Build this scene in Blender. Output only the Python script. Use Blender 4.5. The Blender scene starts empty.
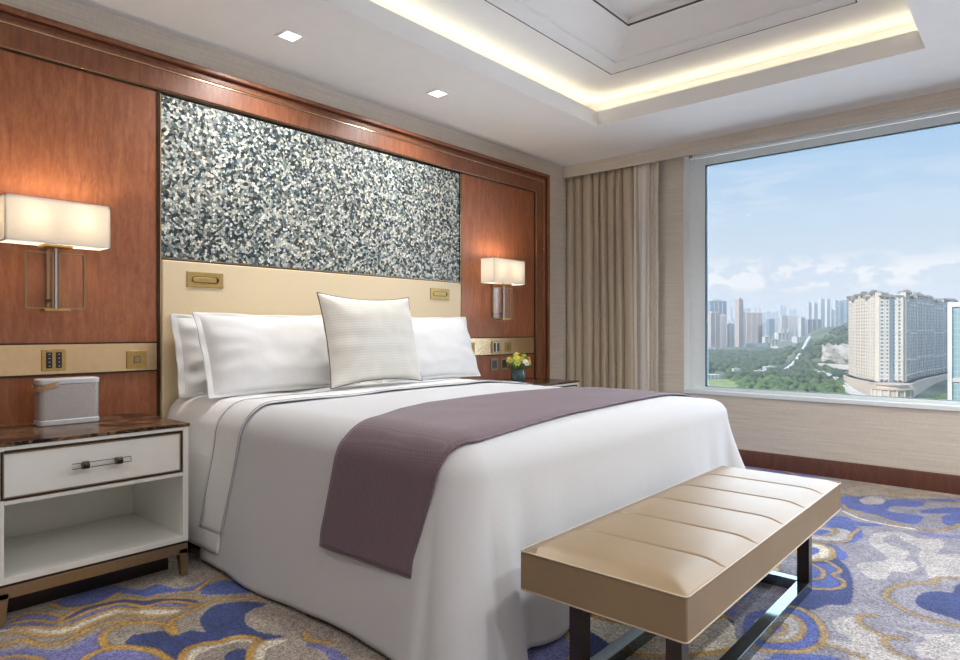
import bpy, bmesh, math, random
import numpy as np
from mathutils import Vector, Matrix, noise as mnoise
random.seed(7)
rng = np.random.RandomState(5)
sc = bpy.context.scene
col = sc.collection
PI = math.pi
R = math.radians

# ------------------------------------------------------------------ camera calibration of the photograph
FPX, HY, CH, YAW = 645.0, 330.0, 1.077, 0.7187
FX, FY = math.cos(YAW), math.sin(YAW)
RX, RY = FY, -FX
def ray(px, py):
    u = px - 480.0
    return (FX*FPX + RX*u, FY*FPX + RY*u, HY - py)
def floor_pt(px, py):                       # point of the carpet seen at a pixel
    r = ray(px, py); t = -CH/r[2]
    return (r[0]*t, r[1]*t)
def far_pt(px, py, d):                      # point d metres deep into the city
    u = (px-480.0)/FPX*d
    return Vector((FX*d+RX*u, FY*d+RY*u, CH + (HY-py)/FPX*d))

# ------------------------------------------------------------------ object helpers
def tag(o, label=None, cat=None, group=None, kind=None):
    if label: o['label'] = label
    if cat: o['category'] = cat
    if group: o['group'] = group
    if kind: o['kind'] = kind
    return o
def thing(name, label, cat, loc=(0,0,0), group=None, rz=0):
    o = bpy.data.objects.new(name, None); col.objects.link(o)
    o.location = loc; o.rotation_euler = (0,0,rz); o.empty_display_size = .1
    return tag(o, label, cat, group)
def wloc(o):
    v = Vector((0,0,0))
    while o is not None:
        v = v + Vector(o.location); o = o.parent
    return v
def finish(name, me, mat, parent=None, smooth=None, bevel=0, loc=None, seg=2):
    """mesh data is in world coordinates; it is moved into the parent's frame"""
    o = bpy.data.objects.new(name, me); col.objects.link(o)
    if parent is not None:
        o.parent = parent
        off = wloc(parent)
        me.transform(Matrix.Translation(-off))
    elif loc is not None:
        o.location = loc
        me.transform(Matrix.Translation(-Vector(loc)))
    if mat is not None: me.materials.append(mat)
    if smooth is not None:
        for p in me.polygons: p.use_smooth = True
        if smooth < 3:
            me.set_sharp_from_angle(angle=smooth)
    if bevel:
        m = o.modifiers.new('bevel', 'BEVEL'); m.width = bevel; m.segments = seg; m.limit_method = 'ANGLE'; m.angle_limit = R(40)
        for p in me.polygons: p.use_smooth = True
        me.set_sharp_from_angle(angle=R(40))
        m.harden_normals = False
    return o
class MB:
    def __init__(s): s.v = []; s.f = []
    def add(s, vs, fs):
        n = len(s.v); s.v += [tuple(v) for v in vs]; s.f += [tuple(i+n for i in f) for f in fs]; return s
    def box(s, x0, x1, y0, y1, z0, z1, M=None):
        vs = [(x,y,z) for x in (x0,x1) for y in (y0,y1) for z in (z0,z1)]
        if M is not None: vs = [M @ Vector(v) for v in vs]
        return s.add(vs, [(0,1,3,2),(4,6,7,5),(0,4,5,1),(2,3,7,6),(0,2,6,4),(1,5,7,3)])
    def quad(s, a, b, c, d): return s.add([a,b,c,d], [(0,1,2,3)])
    def prism(s, poly, z0, z1):
        n = len(poly)
        vs = [(x,y,z0) for x,y in poly] + [(x,y,z1) for x,y in poly]
        fs = [tuple(range(n))[::-1], tuple(range(n,2*n))] + [(i,(i+1)%n,n+(i+1)%n,n+i) for i in range(n)]
        return s.add(vs, fs)
    def sweep(s, prof, axis, a0, a1):        # profile of 2-D points extruded along x, y or z
        n = len(prof); vs = []
        for a in (a0, a1):
            for p, q in prof:
                vs.append({'x':(a,p,q), 'y':(p,a,q), 'z':(p,q,a)}[axis])
        return s.add(vs, [tuple(range(n)), tuple(range(n,2*n))[::-1]] + [(i,n+i,n+(i+1)%n,(i+1)%n) for i in range(n)])
    def tube(s, pts, r, n=8, caps=True):
        pts = [Vector(p) for p in pts]; base = len(s.v); rr = r if hasattr(r,'__len__') else [r]*len(pts)
        up = None
        for i, p in enumerate(pts):
            t = (pts[min(i+1,len(pts)-1)] - pts[max(i-1,0)]).normalized()
            if up is None:
                up = t.orthogonal().normalized()
            up = (up - t*up.dot(t)).normalized(); w = t.cross(up)
            for k in range(n):
                a = 2*PI*k/n; s.v.append(tuple(p + (up*math.cos(a) + w*math.sin(a))*rr[i]))
        for i in range(len(pts)-1):
            for k in range(n):
                a = base+i*n+k; b = base+i*n+(k+1)%n
                s.f.append((a,b,b+n,a+n))
        if caps:
            s.f.append(tuple(base+k for k in range(n))[::-1]); s.f.append(tuple(base+(len(pts)-1)*n+k for k in range(n)))
        return s
    def lathe(s, prof, cx=0, cy=0, cz=0, n=24):
        base = len(s.v)
        for r, z in prof:
            for k in range(n):
                a = 2*PI*k/n; s.v.append((cx+r*math.cos(a), cy+r*math.sin(a), cz+z))
        for i in range(len(prof)-1):
            for k in range(n):
                a = base+i*n+k; b = base+i*n+(k+1)%n
                s.f.append((a,b,b+n,a+n))
        s.f.append(tuple(base+k for k in range(n))[::-1]); s.f.append(tuple(base+(len(prof)-1)*n+k for k in range(n)))
        return s
    def ball(s, c, r, seed=0, sub=1, squash=1, lump=.0):
        vs, fs = ICO[sub]; c = Vector(c)
        out = []
        for v in vs:
            k = 1 + (lump*mnoise.noise(v*2.3 + Vector((seed*3.1, seed*1.7, seed))) if lump else 0)
            out.append((c.x+v.x*r*k, c.y+v.y*r*k, c.z+v.z*r*k*squash))
        return s.add(out, fs)
    def mesh(s, name='m', recalc=True):
        me = bpy.data.meshes.new(name); me.from_pydata(s.v, [], s.f); me.validate()
        if recalc:
            bm = bmesh.new(); bm.from_mesh(me); bmesh.ops.recalc_face_normals(bm, faces=bm.faces); bm.to_mesh(me); bm.free()
        return me
    def build(s, name, mat, parent=None, **k): return finish(name, s.mesh(name), mat, parent, **k)
ICO = {}
for sub_ in (1, 2, 3):
    b_ = bmesh.new(); bmesh.ops.create_icosphere(b_, subdivisions=sub_, radius=1)
    ICO[sub_] = ([v.co.copy() for v in b_.verts], [tuple(v.index for v in f.verts) for f in b_.faces]); b_.free()
def BOX(*a, **k): return MB().box(*a, **k)
def grid_mesh(P, closed_u=False):
    """P[i][j] -> points"""
    n, m = len(P), len(P[0]); vs = [tuple(p) for row in P for p in row]; fs = []
    for i in range(n-1 if not closed_u else n):
        for j in range(m-1):
            a = i*m+j; b = ((i+1)%n)*m+j
            fs.append((a, b, b+1, a+1))
    return vs, fs
def copy_tree(o, parent=None):
    c = o.copy(); col.objects.link(c); c.parent = parent
    for ch in list(o.children): copy_tree(ch, c)
    return c

# ------------------------------------------------------------------ material helpers
def mat_new(name):
    m = bpy.data.materials.new(name); m.use_nodes = True
    nt = m.node_tree; bs = nt.nodes['Principled BSDF']
    return m, nt, bs
def N(nt, typ, **k):
    n = nt.nodes.new(typ)
    for a, b in k.items():
        if a == 'ins':
            for i, v in b.items(): n.inputs[i].default_value = v
        else: setattr(n, a, b)
    return n
def coords(nt, scale=(1,1,1), kind='Object', rot=(0,0,0)):
    tc = N(nt, 'ShaderNodeTexCoord'); mp = N(nt, 'ShaderNodeMapping')
    mp.inputs['Scale'].default_value = scale; mp.inputs['Rotation'].default_value = rot
    nt.links.new(tc.outputs[kind], mp.inputs['Vector']); return mp.outputs['Vector']
def ramp(nt, fac, stops, interp='LINEAR'):
    r = N(nt, 'ShaderNodeValToRGB'); r.color_ramp.interpolation = interp
    e = r.color_ramp.elements
    while len(e) < len(stops): e.new(.5)
    for i, (p, c) in enumerate(stops):
        e[i].position = p; e[i].color = (*c, 1) if len(c) == 3 else c
    nt.links.new(fac, r.inputs[0]); return r.outputs[0]
def math_(nt, op, a, b=None, c=None):
    n = N(nt, 'ShaderNodeMath', operation=op)
    for i, x in enumerate((a, b, c)):
        if x is None: continue
        if isinstance(x, (int, float)): n.inputs[i].default_value = x
        else: nt.links.new(x, n.inputs[i])
    return n.outputs[0]
def mixc(nt, fac, a, b, blend='MIX'):
    n = N(nt, 'ShaderNodeMix', data_type='RGBA', blend_type=blend)
    for sock, x in ((n.inputs[0], fac), (n.inputs[6], a), (n.inputs[7], b)):
        if isinstance(x, (int, float)): sock.default_value = x
        elif isinstance(x, tuple): sock.default_value = (*x, 1) if len(x) == 3 else x
        else: nt.links.new(x, sock)
    return n.outputs[2]
def bump(nt, bs, h, strength=.2, dist=.01):
    b = N(nt, 'ShaderNodeBump'); b.inputs['Strength'].default_value = strength; b.inputs['Distance'].default_value = dist
    nt.links.new(h, b.inputs['Height']); nt.links.new(b.outputs[0], bs.inputs['Normal'])
def plain(name, c, rough=.5, metal=0, spec=.5, nscale=60, namt=.06, bmp=0, coat=0, scale=(1,1,1), sheen=0):
    m, nt, bs = mat_new(name)
    v = coords(nt, scale)
    no = N(nt, 'ShaderNodeTexNoise', ins={'Scale': nscale, 'Detail': 3.0}); nt.links.new(v, no.inputs['Vector'])
    a = tuple(x*(1-namt) for x in c); b = tuple(min(1, x*(1+namt)) for x in c)
    nt.links.new(ramp(nt, no.outputs[0], [(.3,a),(.7,b)]), bs.inputs['Base Color'])
    bs.inputs['Roughness'].default_value = rough; bs.inputs['Metallic'].default_value = metal
    bs.inputs['Specular IOR Level'].default_value = spec; bs.inputs['Coat Weight'].default_value = coat
    bs.inputs['Sheen Weight'].default_value = sheen
    if bmp: bump(nt, bs, no.outputs[0], bmp, .004)
    return m
def emissive(name, c, st):
    m, nt, bs = mat_new(name); bs.inputs['Base Color'].default_value = (*c,1)
    bs.inputs['Emission Color'].default_value = (*c,1); bs.inputs['Emission Strength'].default_value = st
    return m

def wood(name, c1, c2, c3, scale=(1,1,1), rough=.42):
    m, nt, bs = mat_new(name)
    v = coords(nt, scale)
    n1 = N(nt, 'ShaderNodeTexNoise', ins={'Scale': 5.0, 'Detail': 5.0, 'Roughness': .6, 'Distortion': .8})
    mp = N(nt, 'ShaderNodeMapping'); mp.inputs['Scale'].default_value = (7, 7, .9)
    nt.links.new(v, mp.inputs[0]); nt.links.new(mp.outputs[0], n1.inputs['Vector'])
    n2 = N(nt, 'ShaderNodeTexNoise', ins={'Scale': 42.0, 'Detail': 3.0, 'Distortion': 1.6})
    mp2 = N(nt, 'ShaderNodeMapping'); mp2.inputs['Scale'].default_value = (1.2, 1.2, .35); mp2.inputs['Rotation'].default_value = (0, R(38), 0)
    nt.links.new(v, mp2.inputs[0]); nt.links.new(mp2.outputs[0], n2.inputs['Vector'])
    n3 = N(nt, 'ShaderNodeTexNoise', ins={'Scale': 1.1, 'Detail': 1.0})
    nt.links.new(v, n3.inputs['Vector'])
    f = math_(nt, 'ADD', math_(nt, 'MULTIPLY', n1.outputs[0], .5), math_(nt, 'MULTIPLY', n2.outputs[0], .32))
    f = math_(nt, 'ADD', f, math_(nt, 'MULTIPLY', n3.outputs[0], .18))
    nt.links.new(ramp(nt, f, [(.36,c1),(.5,c2),(.64,c3)]), bs.inputs['Base Color'])
    bs.inputs['Roughness'].default_value = rough; bs.inputs['Coat Weight'].default_value = .12; bs.inputs['Coat Roughness'].default_value = .4
    return m
M = {}
M['wood'] = wood('cherry_veneer', (.225,.070,.028), (.31,.102,.041), (.40,.15,.063))
M['wood_trim'] = wood('cherry_moulding', (.165,.056,.026), (.225,.079,.035), (.29,.108,.05))
M['wood_dark'] = wood('dark_skirting_wood', (.075,.022,.012), (.105,.032,.017), (.15,.05,.027))
M['espresso'] = plain('espresso_stained_wood', (.022,.013,.010), .3, 0, .5, 30, .2, coat=.35)
M['bronze'] = plain('satin_bronze', (.36,.26,.15), .34, .85, .5, 80, .06)
M['bronze_pl'] = plain('bronze_rail_metal', (.66,.50,.31), .25, 1, .5, 40, .04)
M['bronze_dk'] = plain('dark_bronze', (.055,.038,.025), .35, .7, .5, 60, .1)
M['brass'] = plain('aged_brass', (.46,.32,.12), .45, .85, .5, 90, .1)
M['brass_in'] = plain('brass_slot', (.20,.14,.045), .4, .8, .5, 90, .1)
M['black'] = plain('black_plastic', (.01,.01,.012), .35)
M['white_pl'] = plain('white_plastic', (.75,.74,.7), .4, namt=.01)
M['ceil'] = plain('matte_ceiling_paint', (.85,.85,.85), .9, 0, .2, 8, .012)
M['groove'] = plain('grey_shadow_groove', (.09,.09,.095), .8)
M['lacquer'] = plain('ivory_lacquer', (.80,.81,.77), .28, 0, .5, 10, .012, coat=.3)
M['alum'] = plain('pale_blue_aluminium', (.80,.86,.88), .5, .0, .5, 20, .02)
M['alum_w'] = plain('white_aluminium', (.90,.91,.91), .45, 0, .5, 20, .02)
M['gasket'] = plain('teal_gasket', (.01,.10,.16), .5)
M['leather'] = plain('headboard_leather', (.80,.655,.43), .42, 0, .5, 260, .035, .08)
M['white_metal'] = plain('brushed_grey_metal', (.5,.5,.5), .3, .9)
M['spk'] = plain('brushed_speaker_aluminium', (.62,.64,.68), .4, .3)
M['tan_strap'] = plain('tan_leather_strap', (.45,.26,.13), .5)
M['stem'] = plain('stem_green', (.10,.2,.05), .6)

def grasscloth(name, c):
    m, nt, bs = mat_new(name)
    v = coords(nt, (3,3,120)); no = N(nt, 'ShaderNodeTexNoise', ins={'Scale': 1.0, 'Detail': 4.0, 'Roughness': .65}); nt.links.new(v, no.inputs['Vector'])
    v2 = coords(nt, (40,40,6)); n2 = N(nt, 'ShaderNodeTexNoise', ins={'Scale': 4.0, 'Detail': 2.0}); nt.links.new(v2, n2.inputs['Vector'])
    f = math_(nt, 'ADD', math_(nt, 'MULTIPLY', no.outputs[0], .7), math_(nt, 'MULTIPLY', n2.outputs[0], .3))
    nt.links.new(ramp(nt, f, [(.35, tuple(x*.88 for x in c)), (.65, tuple(x*1.1 for x in c))]), bs.inputs['Base Color'])
    bs.inputs['Roughness'].default_value = .8; bump(nt, bs, f, .15, .002)
    return m
M['paper'] = grasscloth('grasscloth_wallpaper', (.68,.62,.54))

# cloths
def cloth(name, c, weave=700, bmp=.12, wr=0, rough=.8, namt=.03, sheen=.2):
    m, nt, bs = mat_new(name)
    v = coords(nt)
    a = N(nt, 'ShaderNodeTexNoise', ins={'Scale': float(weave), 'Detail': 1.0}); nt.links.new(v, a.inputs['Vector'])
    b = N(nt, 'ShaderNodeTexNoise', ins={'Scale': 5.0, 'Detail': 4.0, 'Distortion': .6}); nt.links.new(v, b.inputs['Vector'])
    nt.links.new(ramp(nt, a.outputs[0], [(.35, tuple(x*(1-namt) for x in c)), (.65, tuple(min(1,x*(1+namt)) for x in c))]), bs.inputs['Base Color'])
    h = math_(nt, 'ADD', math_(nt, 'MULTIPLY', a.outputs[0], .06), math_(nt, 'MULTIPLY', b.outputs[0], wr))
    bump(nt, bs, h, bmp, .02)
    bs.inputs['Roughness'].default_value = rough; bs.inputs['Sheen Weight'].default_value = sheen; bs.inputs['Specular IOR Level'].default_value = .2
    return m
M['linen'] = cloth('white_bed_linen', (.62,.637,.665), 600, .25, .5)
M['linen2'] = cloth('white_pillow_cotton', (.78,.785,.79), 600, .35, .55)
M['base_cloth'] = cloth('dark_bed_base_cloth', (.03,.025,.022))
def drape_mat(name, c):
    m, nt, bs = mat_new(name)
    v = coords(nt, (60,60,700)); a = N(nt, 'ShaderNodeTexNoise', ins={'Scale': 1.0, 'Detail': 2.0}); nt.links.new(v, a.inputs['Vector'])
    v2 = coords(nt, (900,900,30)); b = N(nt, 'ShaderNodeTexNoise', ins={'Scale': 1.0, 'Detail': 1.0}); nt.links.new(v2, b.inputs['Vector'])
    f = math_(nt, 'ADD', math_(nt, 'MULTIPLY', a.outputs[0], .5), math_(nt, 'MULTIPLY', b.outputs[0], .5))
    nt.links.new(ramp(nt, f, [(.35, tuple(x*.78 for x in c)), (.65, tuple(x*1.18 for x in c))]), bs.inputs['Base Color'])
    bs.inputs['Roughness'].default_value = .6; bs.inputs['Sheen Weight'].default_value = .3
    return m
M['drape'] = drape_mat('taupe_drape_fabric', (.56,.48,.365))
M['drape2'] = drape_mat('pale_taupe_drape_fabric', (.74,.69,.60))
M['sheer'] = cloth('white_sheer', (.82,.80,.76))
M['piping'] = plain('grey_piping', (.30,.32,.36), .7)
M['piping_br'] = plain('taupe_piping', (.13,.095,.075), .6)

def cushion_mat():
    m, nt, bs = mat_new('ribbed_cream_satin')
    v = coords(nt); w = N(nt, 'ShaderNodeTexWave', wave_type='BANDS', bands_direction='Z', ins={'Scale': 22.0, 'Distortion': .6, 'Detail': 1.0})
    nt.links.new(v, w.inputs['Vector'])
    w2 = N(nt, 'ShaderNodeTexWave', wave_type='BANDS', bands_direction='Z', ins={'Scale': 3.4, 'Distortion': 1.0}); nt.links.new(v, w2.inputs['Vector'])
    f = math_(nt, 'ADD', math_(nt, 'MULTIPLY', w.outputs[1], .6), math_(nt, 'MULTIPLY', w2.outputs[1], .4))
    nt.links.new(ramp(nt, f, [(.1,(.66,.635,.57)), (.9,(.74,.72,.66))]), bs.inputs['Base Color'])
    bs.inputs['Roughness'].default_value = .5; bs.inputs['Sheen Weight'].default_value = .3
    bump(nt, bs, f, .2, .002); return m
M['cushion'] = cushion_mat()

def runner_mat():
    m, nt, bs = mat_new('plum_chevron_weave')
    v = coords(nt)
    br = N(nt, 'ShaderNodeTexBrick', offset=.5, ins={'Scale': 1.0, 'Mortar Size': .0016, 'Brick Width': .011, 'Row Height': .0062, 'Mortar Smooth': .6})
    br.inputs['Color1'].default_value = (.135,.082,.108,1); br.inputs['Color2'].default_value = (.112,.068,.092,1); br.inputs['Mortar'].default_value = (.20,.148,.178,1)
    # unfold the runner: across = x + height, so that the weave runs on down the side
    sep = N(nt, 'ShaderNodeSeparateXYZ'); cmb = N(nt, 'ShaderNodeCombineXYZ'); nt.links.new(v, sep.inputs[0])
    nt.links.new(math_(nt, 'ADD', sep.outputs[0], math_(nt, 'MULTIPLY', sep.outputs[2], -1.0)), cmb.inputs[0]); nt.links.new(sep.outputs[1], cmb.inputs[1])
    nt.links.new(cmb.outputs[0], br.inputs['Vector'])
    nt.links.new(br.outputs[0], bs.inputs['Base Color']); bump(nt, bs, br.outputs[1], -.2, .002)
    bs.inputs['Roughness'].default_value = .65; bs.inputs['Sheen Weight'].default_value = .18
    return m
M['runner'] = runner_mat()

def mosaic_mat():
    m, nt, bs = mat_new('mother_of_pearl_mosaic')
    v = coords(nt, (1,1,1))
    nz = N(nt, 'ShaderNodeTexNoise', ins={'Scale': 60.0, 'Detail': 1.0}); nt.links.new(v, nz.inputs['Vector'])
    vv = N(nt, 'ShaderNodeVectorMath', operation='MULTIPLY_ADD'); vv.inputs[1].default_value = (.012,.012,.012)
    nt.links.new(nz.outputs[1], vv.inputs[0]); nt.links.new(v, vv.inputs[2])
    vo = N(nt, 'ShaderNodeTexVoronoi', ins={'Scale': 70.0}); nt.links.new(vv.outputs[0], vo.inputs['Vector'])
    ve = N(nt, 'ShaderNodeTexVoronoi', feature='DISTANCE_TO_EDGE', ins={'Scale': 70.0}); nt.links.new(vv.outputs[0], ve.inputs['Vector'])
    sx = N(nt, 'ShaderNodeSeparateColor'); nt.links.new(vo.outputs['Color'], sx.inputs[0])
    big = N(nt, 'ShaderNodeTexNoise', ins={'Scale': 1.4, 'Detail': 2.0}); nt.links.new(v, big.inputs['Vector'])
    f = math_(nt, 'ADD', sx.outputs[0], math_(nt, 'MULTIPLY', math_(nt, 'SUBTRACT', big.outputs[0], .5), .35))
    c = ramp(nt, f, [(0,(.022,.035,.045)), (.22,(.07,.09,.10)), (.42,(.19,.22,.225)), (.60,(.38,.41,.40)), (.80,(.60,.62,.59)), (1,(.80,.80,.76))])
    hue = ramp(nt, sx.outputs[1], [(0,(.55,.80,1.0)), (.25,(.95,1,1)), (.55,(1,.97,.9)), (.8,(1,.88,.72)), (1,(.82,1,.8))])
    c = mixc(nt, .75, c, hue, 'MULTIPLY')
    edge = ramp(nt, ve.outputs[0], [(0,(.12,.13,.14)), (.10,(1,1,1))])
    c = mixc(nt, .8, c, edge, 'MULTIPLY')
    nt.links.new(c, bs.inputs['Base Color'])
    bs.inputs['Roughness'].default_value = .42; bs.inputs['Specular IOR Level'].default_value = .25
    nb = N(nt, 'ShaderNodeVectorMath', operation='SUBTRACT'); nb.inputs[1].default_value = (.5,.5,.5); nt.links.new(vo.outputs['Color'], nb.inputs[0])
    ns = N(nt, 'ShaderNodeVectorMath', operation='SCALE'); ns.inputs['Scale'].default_value = .28; nt.links.new(nb.outputs[0], ns.inputs[0])
    ge = N(nt, 'ShaderNodeNewGeometry'); na = N(nt, 'ShaderNodeVectorMath', operation='ADD'); nt.links.new(ge.outputs['Normal'], na.inputs[0]); nt.links.new(ns.outputs[0], na.inputs[1])
    nn = N(nt, 'ShaderNodeVectorMath', operation='NORMALIZE'); nt.links.new(na.outputs[0], nn.inputs[0]); nt.links.new(nn.outputs[0], bs.inputs['Normal'])
    return m
M['mosaic'] = mosaic_mat()

def marble_mat():
    m, nt, bs = mat_new('dark_emperador_marble')
    v = coords(nt)
    a = N(nt, 'ShaderNodeTexNoise', ins={'Scale': 7.0, 'Detail': 6.0, 'Distortion': 1.5}); nt.links.new(v, a.inputs['Vector'])
    b = N(nt, 'ShaderNodeTexVoronoi', feature='DISTANCE_TO_EDGE', ins={'Scale': 11.0})
    vv = N(nt, 'ShaderNodeVectorMath', operation='MULTIPLY_ADD'); vv.inputs[1].default_value = (.25,.25,.25)
    nt.links.new(a.outputs[1], vv.inputs[0]); nt.links.new(v, vv.inputs[2]); nt.links.new(vv.outputs[0], b.inputs['Vector'])
    base = ramp(nt, a.outputs[0], [(.35,(.010,.006,.005)), (.48,(.05,.025,.016)), (.56,(.20,.115,.06)), (.62,(.06,.03,.018)), (.72,(.25,.16,.09))])
    vein = ramp(nt, b.outputs[0], [(0,(1,1,1)), (.035,(0,0,0))])
    c = mixc(nt, math_(nt, 'MULTIPLY', vein, .5), base, (.40,.25,.13))
    nt.links.new(c, bs.inputs['Base Color']); bs.inputs['Roughness'].default_value = .22; bs.inputs['Specular IOR Level'].default_value = .2; bs.inputs['Coat Weight'].default_value = 0; bs.inputs['Coat Roughness'].default_value = .03
    return m
M['marble'] = marble_mat()

def bench_mat():
    m, nt, bs = mat_new('champagne_leatherette')
    v = coords(nt); a = N(nt, 'ShaderNodeTexNoise', ins={'Scale': 300.0, 'Detail': 2.0}); nt.links.new(v, a.inputs['Vector'])
    b = N(nt, 'ShaderNodeTexNoise', ins={'Scale': 5.0}); nt.links.new(v, b.inputs['Vector'])
    nt.links.new(ramp(nt, b.outputs[0], [(.3,(.275,.195,.108)), (.7,(.31,.222,.125))]), bs.inputs['Base Color'])
    bs.inputs['Roughness'].default_value = .40; bs.inputs['Specular IOR Level'].default_value = .8; bs.inputs['Metallic'].default_value = .15
    bump(nt, bs, a.outputs[0], .06, .002); return m
M['bench'] = bench_mat()
M['bench_pipe'] = plain('pale_bench_piping', (.50,.42,.31), .35)
M['seam'] = plain('bench_seam_thread', (.16,.115,.07), .6)

def glass_mat(name, tint=(.98,.99,1), gl=.06, rough=.02):
    m, nt, bs = mat_new(name); nt.nodes.remove(bs)
    out = nt.nodes['Material Output']; tr = N(nt, 'ShaderNodeBsdfTransparent'); tr.inputs[0].default_value = (*tint,1)
    g = N(nt, 'ShaderNodeBsdfGlossy'); g.inputs['Roughness'].default_value = rough
    fr = N(nt, 'ShaderNodeFresnel'); fr.inputs[0].default_value = 1.25
    mx = N(nt, 'ShaderNodeMixShader'); nt.links.new(math_(nt, 'MULTIPLY', fr.outputs[0], 1+gl), mx.inputs[0])
    nt.links.new(tr.outputs[0], mx.inputs[1]); nt.links.new(g.outputs[0], mx.inputs[2]); nt.links.new(mx.outputs[0], out.inputs[0])
    return m
M['glass'] = glass_mat('window_glass')
M['acrylic'] = glass_mat('clear_acrylic', (.97,.97,.96), .25, .05)
M['vase'] = plain('teal_glazed_vase', (.03,.085,.10), .12, 0, .6, 25, .5, coat=.6)

def shade_mat():
    m, nt, bs = mat_new('glowing_linen_shade')
    v = coords(nt); a = N(nt, 'ShaderNodeTexNoise', ins={'Scale': 260.0}); nt.links.new(v, a.inputs['Vector'])
    nt.links.new(ramp(nt, a.outputs[0], [(.3,(.86,.83,.77)), (.7,(.93,.90,.85))]), bs.inputs['Base Color'])
    bs.inputs['Roughness'].default_value = .7
    out = nt.nodes['Material Output']; t = N(nt, 'ShaderNodeBsdfTranslucent'); t.inputs[0].default_value = (.72,.70,.67,1)
    mx = N(nt, 'ShaderNodeMixShader'); mx.inputs[0].default_value = .55
    nt.links.new(bs.outputs[0], mx.inputs[1]); nt.links.new(t.outputs[0], mx.inputs[2]); nt.links.new(mx.outputs[0], out.inputs[0])
    return m
M['shade'] = shade_mat()
M['lamp'] = emissive('downlight_lens', (1,.97,.92), 5)
M['led'] = emissive('warm_led_strip', (1,.88,.64), 1.5)
M['bulb'] = emissive('lamp_bulb', (1,.8,.52), 12)

# ------------------------------------------------------------------ key planes (metres)
YH = 3.40         # face of the wood, mosaic and headboard
YW = 3.43         # wallpapered wall behind them
XP = 5.113        # pelmet face
XW = 5.25         # window wall
ZC = 2.622        # ceiling
XL, YB = -1.9, -1.7

# ------------------------------------------------------------------ carpet: a fine grid whose colours carry the woven cloud pattern
def catmull(pts, closed, k=5):
    P = [np.array(p, float) for p in pts]; n = len(P); out = []
    rngi = range(n) if closed else range(n-1)
    for i in rngi:
        if closed: a, b, c, d = P[(i-1)%n], P[i], P[(i+1)%n], P[(i+2)%n]
        else: a, b, c, d = P[max(i-1,0)], P[i], P[i+1], P[min(i+2,n-1)]
        for j in range(k):
            t = j/k
            out.append(.5*((2*b)+(-a+c)*t+(2*a-5*b+4*c-d)*t*t+(-a+3*b-3*c+d)*t**3))
    if not closed: out.append(P[-1])
    return np.array(out)
def axis_vals(lo, hi, f0, f1, fine, coarse):
    a = list(np.arange(lo, f0, coarse)) + list(np.arange(f0, f1, fine)) + list(np.arange(f1, hi, coarse)) + [hi]
    return np.array(a)
gx = axis_vals(XL, XW+.02, .45, 5.25, .0075, .03); gy = axis_vals(YB, YW+.02, .0, 3.0, .0075, .03)
GX, GY = np.meshgrid(gx, gy, indexing='ij'); PX_, PY_ = GX.ravel(), GY.ravel()
CP = dict(taupe=(.33,.29,.25), grey=(.27,.27,.325), blue=(.085,.13,.40), lav=(.17,.18,.42), navy=(.035,.06,.20), gold=(.50,.30,.07),
          cream=(.66,.62,.51), lgrey=(.44,.43,.43), dgold=(.36,.26,.12))
CP = {k: np.array(v) for k, v in CP.items()}
# woven clouds everywhere: scalloped rings around scattered centres
cen = rng.rand(46, 2)*np.array([XW-XL, YW-YB]) + np.array([XL, YB]); rad = .35+.5*rng.rand(46)
d1 = np.full(PX_.shape, 9e9); idx = np.zeros(PX_.shape, int)
for i, (c, r_) in enumerate(zip(cen, rad)):
    d = np.hypot((PX_-c[0]), (PY_-c[1])*1.25)/r_
    m_ = d < d1; d1[m_] = d[m_]; idx[m_] = i
ring = d1*3.2; ri = np.floor(ring).astype(int); fr_ = ring-ri
pal = np.array([CP[k] for k in ('blue','cream','lav','taupe','navy','grey')])
sel = (idx*3+ri*2) % 6
CC = pal[sel]
CC[(ri >= 3)] = CP['grey']
gl = (fr_ < .13) & (ri > 0) & (ri < 4); CC[gl] = CP['gold']
left = PX_ < 2.2
CC[(ri >= 3) & left & ~gl] = CP['taupe']
def fill(colr, pts, tr, ripple=False):
    poly = catmull([floor_pt(*tr(p)) for p in pts], True)
    x0, y0 = poly.min(0); x1, y1 = poly.max(0)
    ids = np.nonzero((PX_ >= x0) & (PX_ <= x1) & (PY_ >= y0) & (PY_ <= y1))[0]
    if len(ids) == 0: return
    x, y = PX_[ids], PY_[ids]; ins = np.zeros(len(ids), bool)
    for (ax, ay), (bx, by) in zip(poly, np.roll(poly, -1, 0)):
        if ay == by: continue
        c = ((ay > y) != (by > y)) & (x < (bx-ax)*(y-ay)/(by-ay)+ax); ins ^= c
    CC[ids[ins]] = CP[colr]
def stroke(colr, pts, tr, w=.011):
    if tr in (C_, D_): w *= .82
    L = catmull([floor_pt(*tr(p)) for p in pts], False)
    x0, y0 = L.min(0)-w*2; x1, y1 = L.max(0)+w*2
    ids = np.nonzero((PX_ >= x0) & (PX_ <= x1) & (PY_ >= y0) & (PY_ <= y1))[0]
    if len(ids) == 0: return
    x, y = PX_[ids], PY_[ids]; D = np.full(len(ids), 9.)
    for (ax, ay), (bx, by) in zip(L[:-1], L[1:]):
        dx, dy = bx-ax, by-ay; q = dx*dx+dy*dy
        if q < 1e-12: continue
        t = np.clip(((x-ax)*dx+(y-ay)*dy)/q, 0, 1); D = np.minimum(D, np.hypot(x-ax-t*dx, y-ay-t*dy))
    a = np.clip((w+.004-D)/.008, 0, 1)[:,None]
    edge = np.clip((w+.011-D)/.006, 0, 1)[:,None]*.35
    base = CC[ids]*(1-edge)
    CC[ids] = base*(1-a) + CP[colr]*a
A_ = lambda p: (p[0]/4.8, p[1]/4.8+550)
B_ = lambda p: (p[0]/4.8+180, p[1]/4.8+550)
C_ = lambda p: (p[0]/4.8+760, p[1]/4.8+480)
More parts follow.
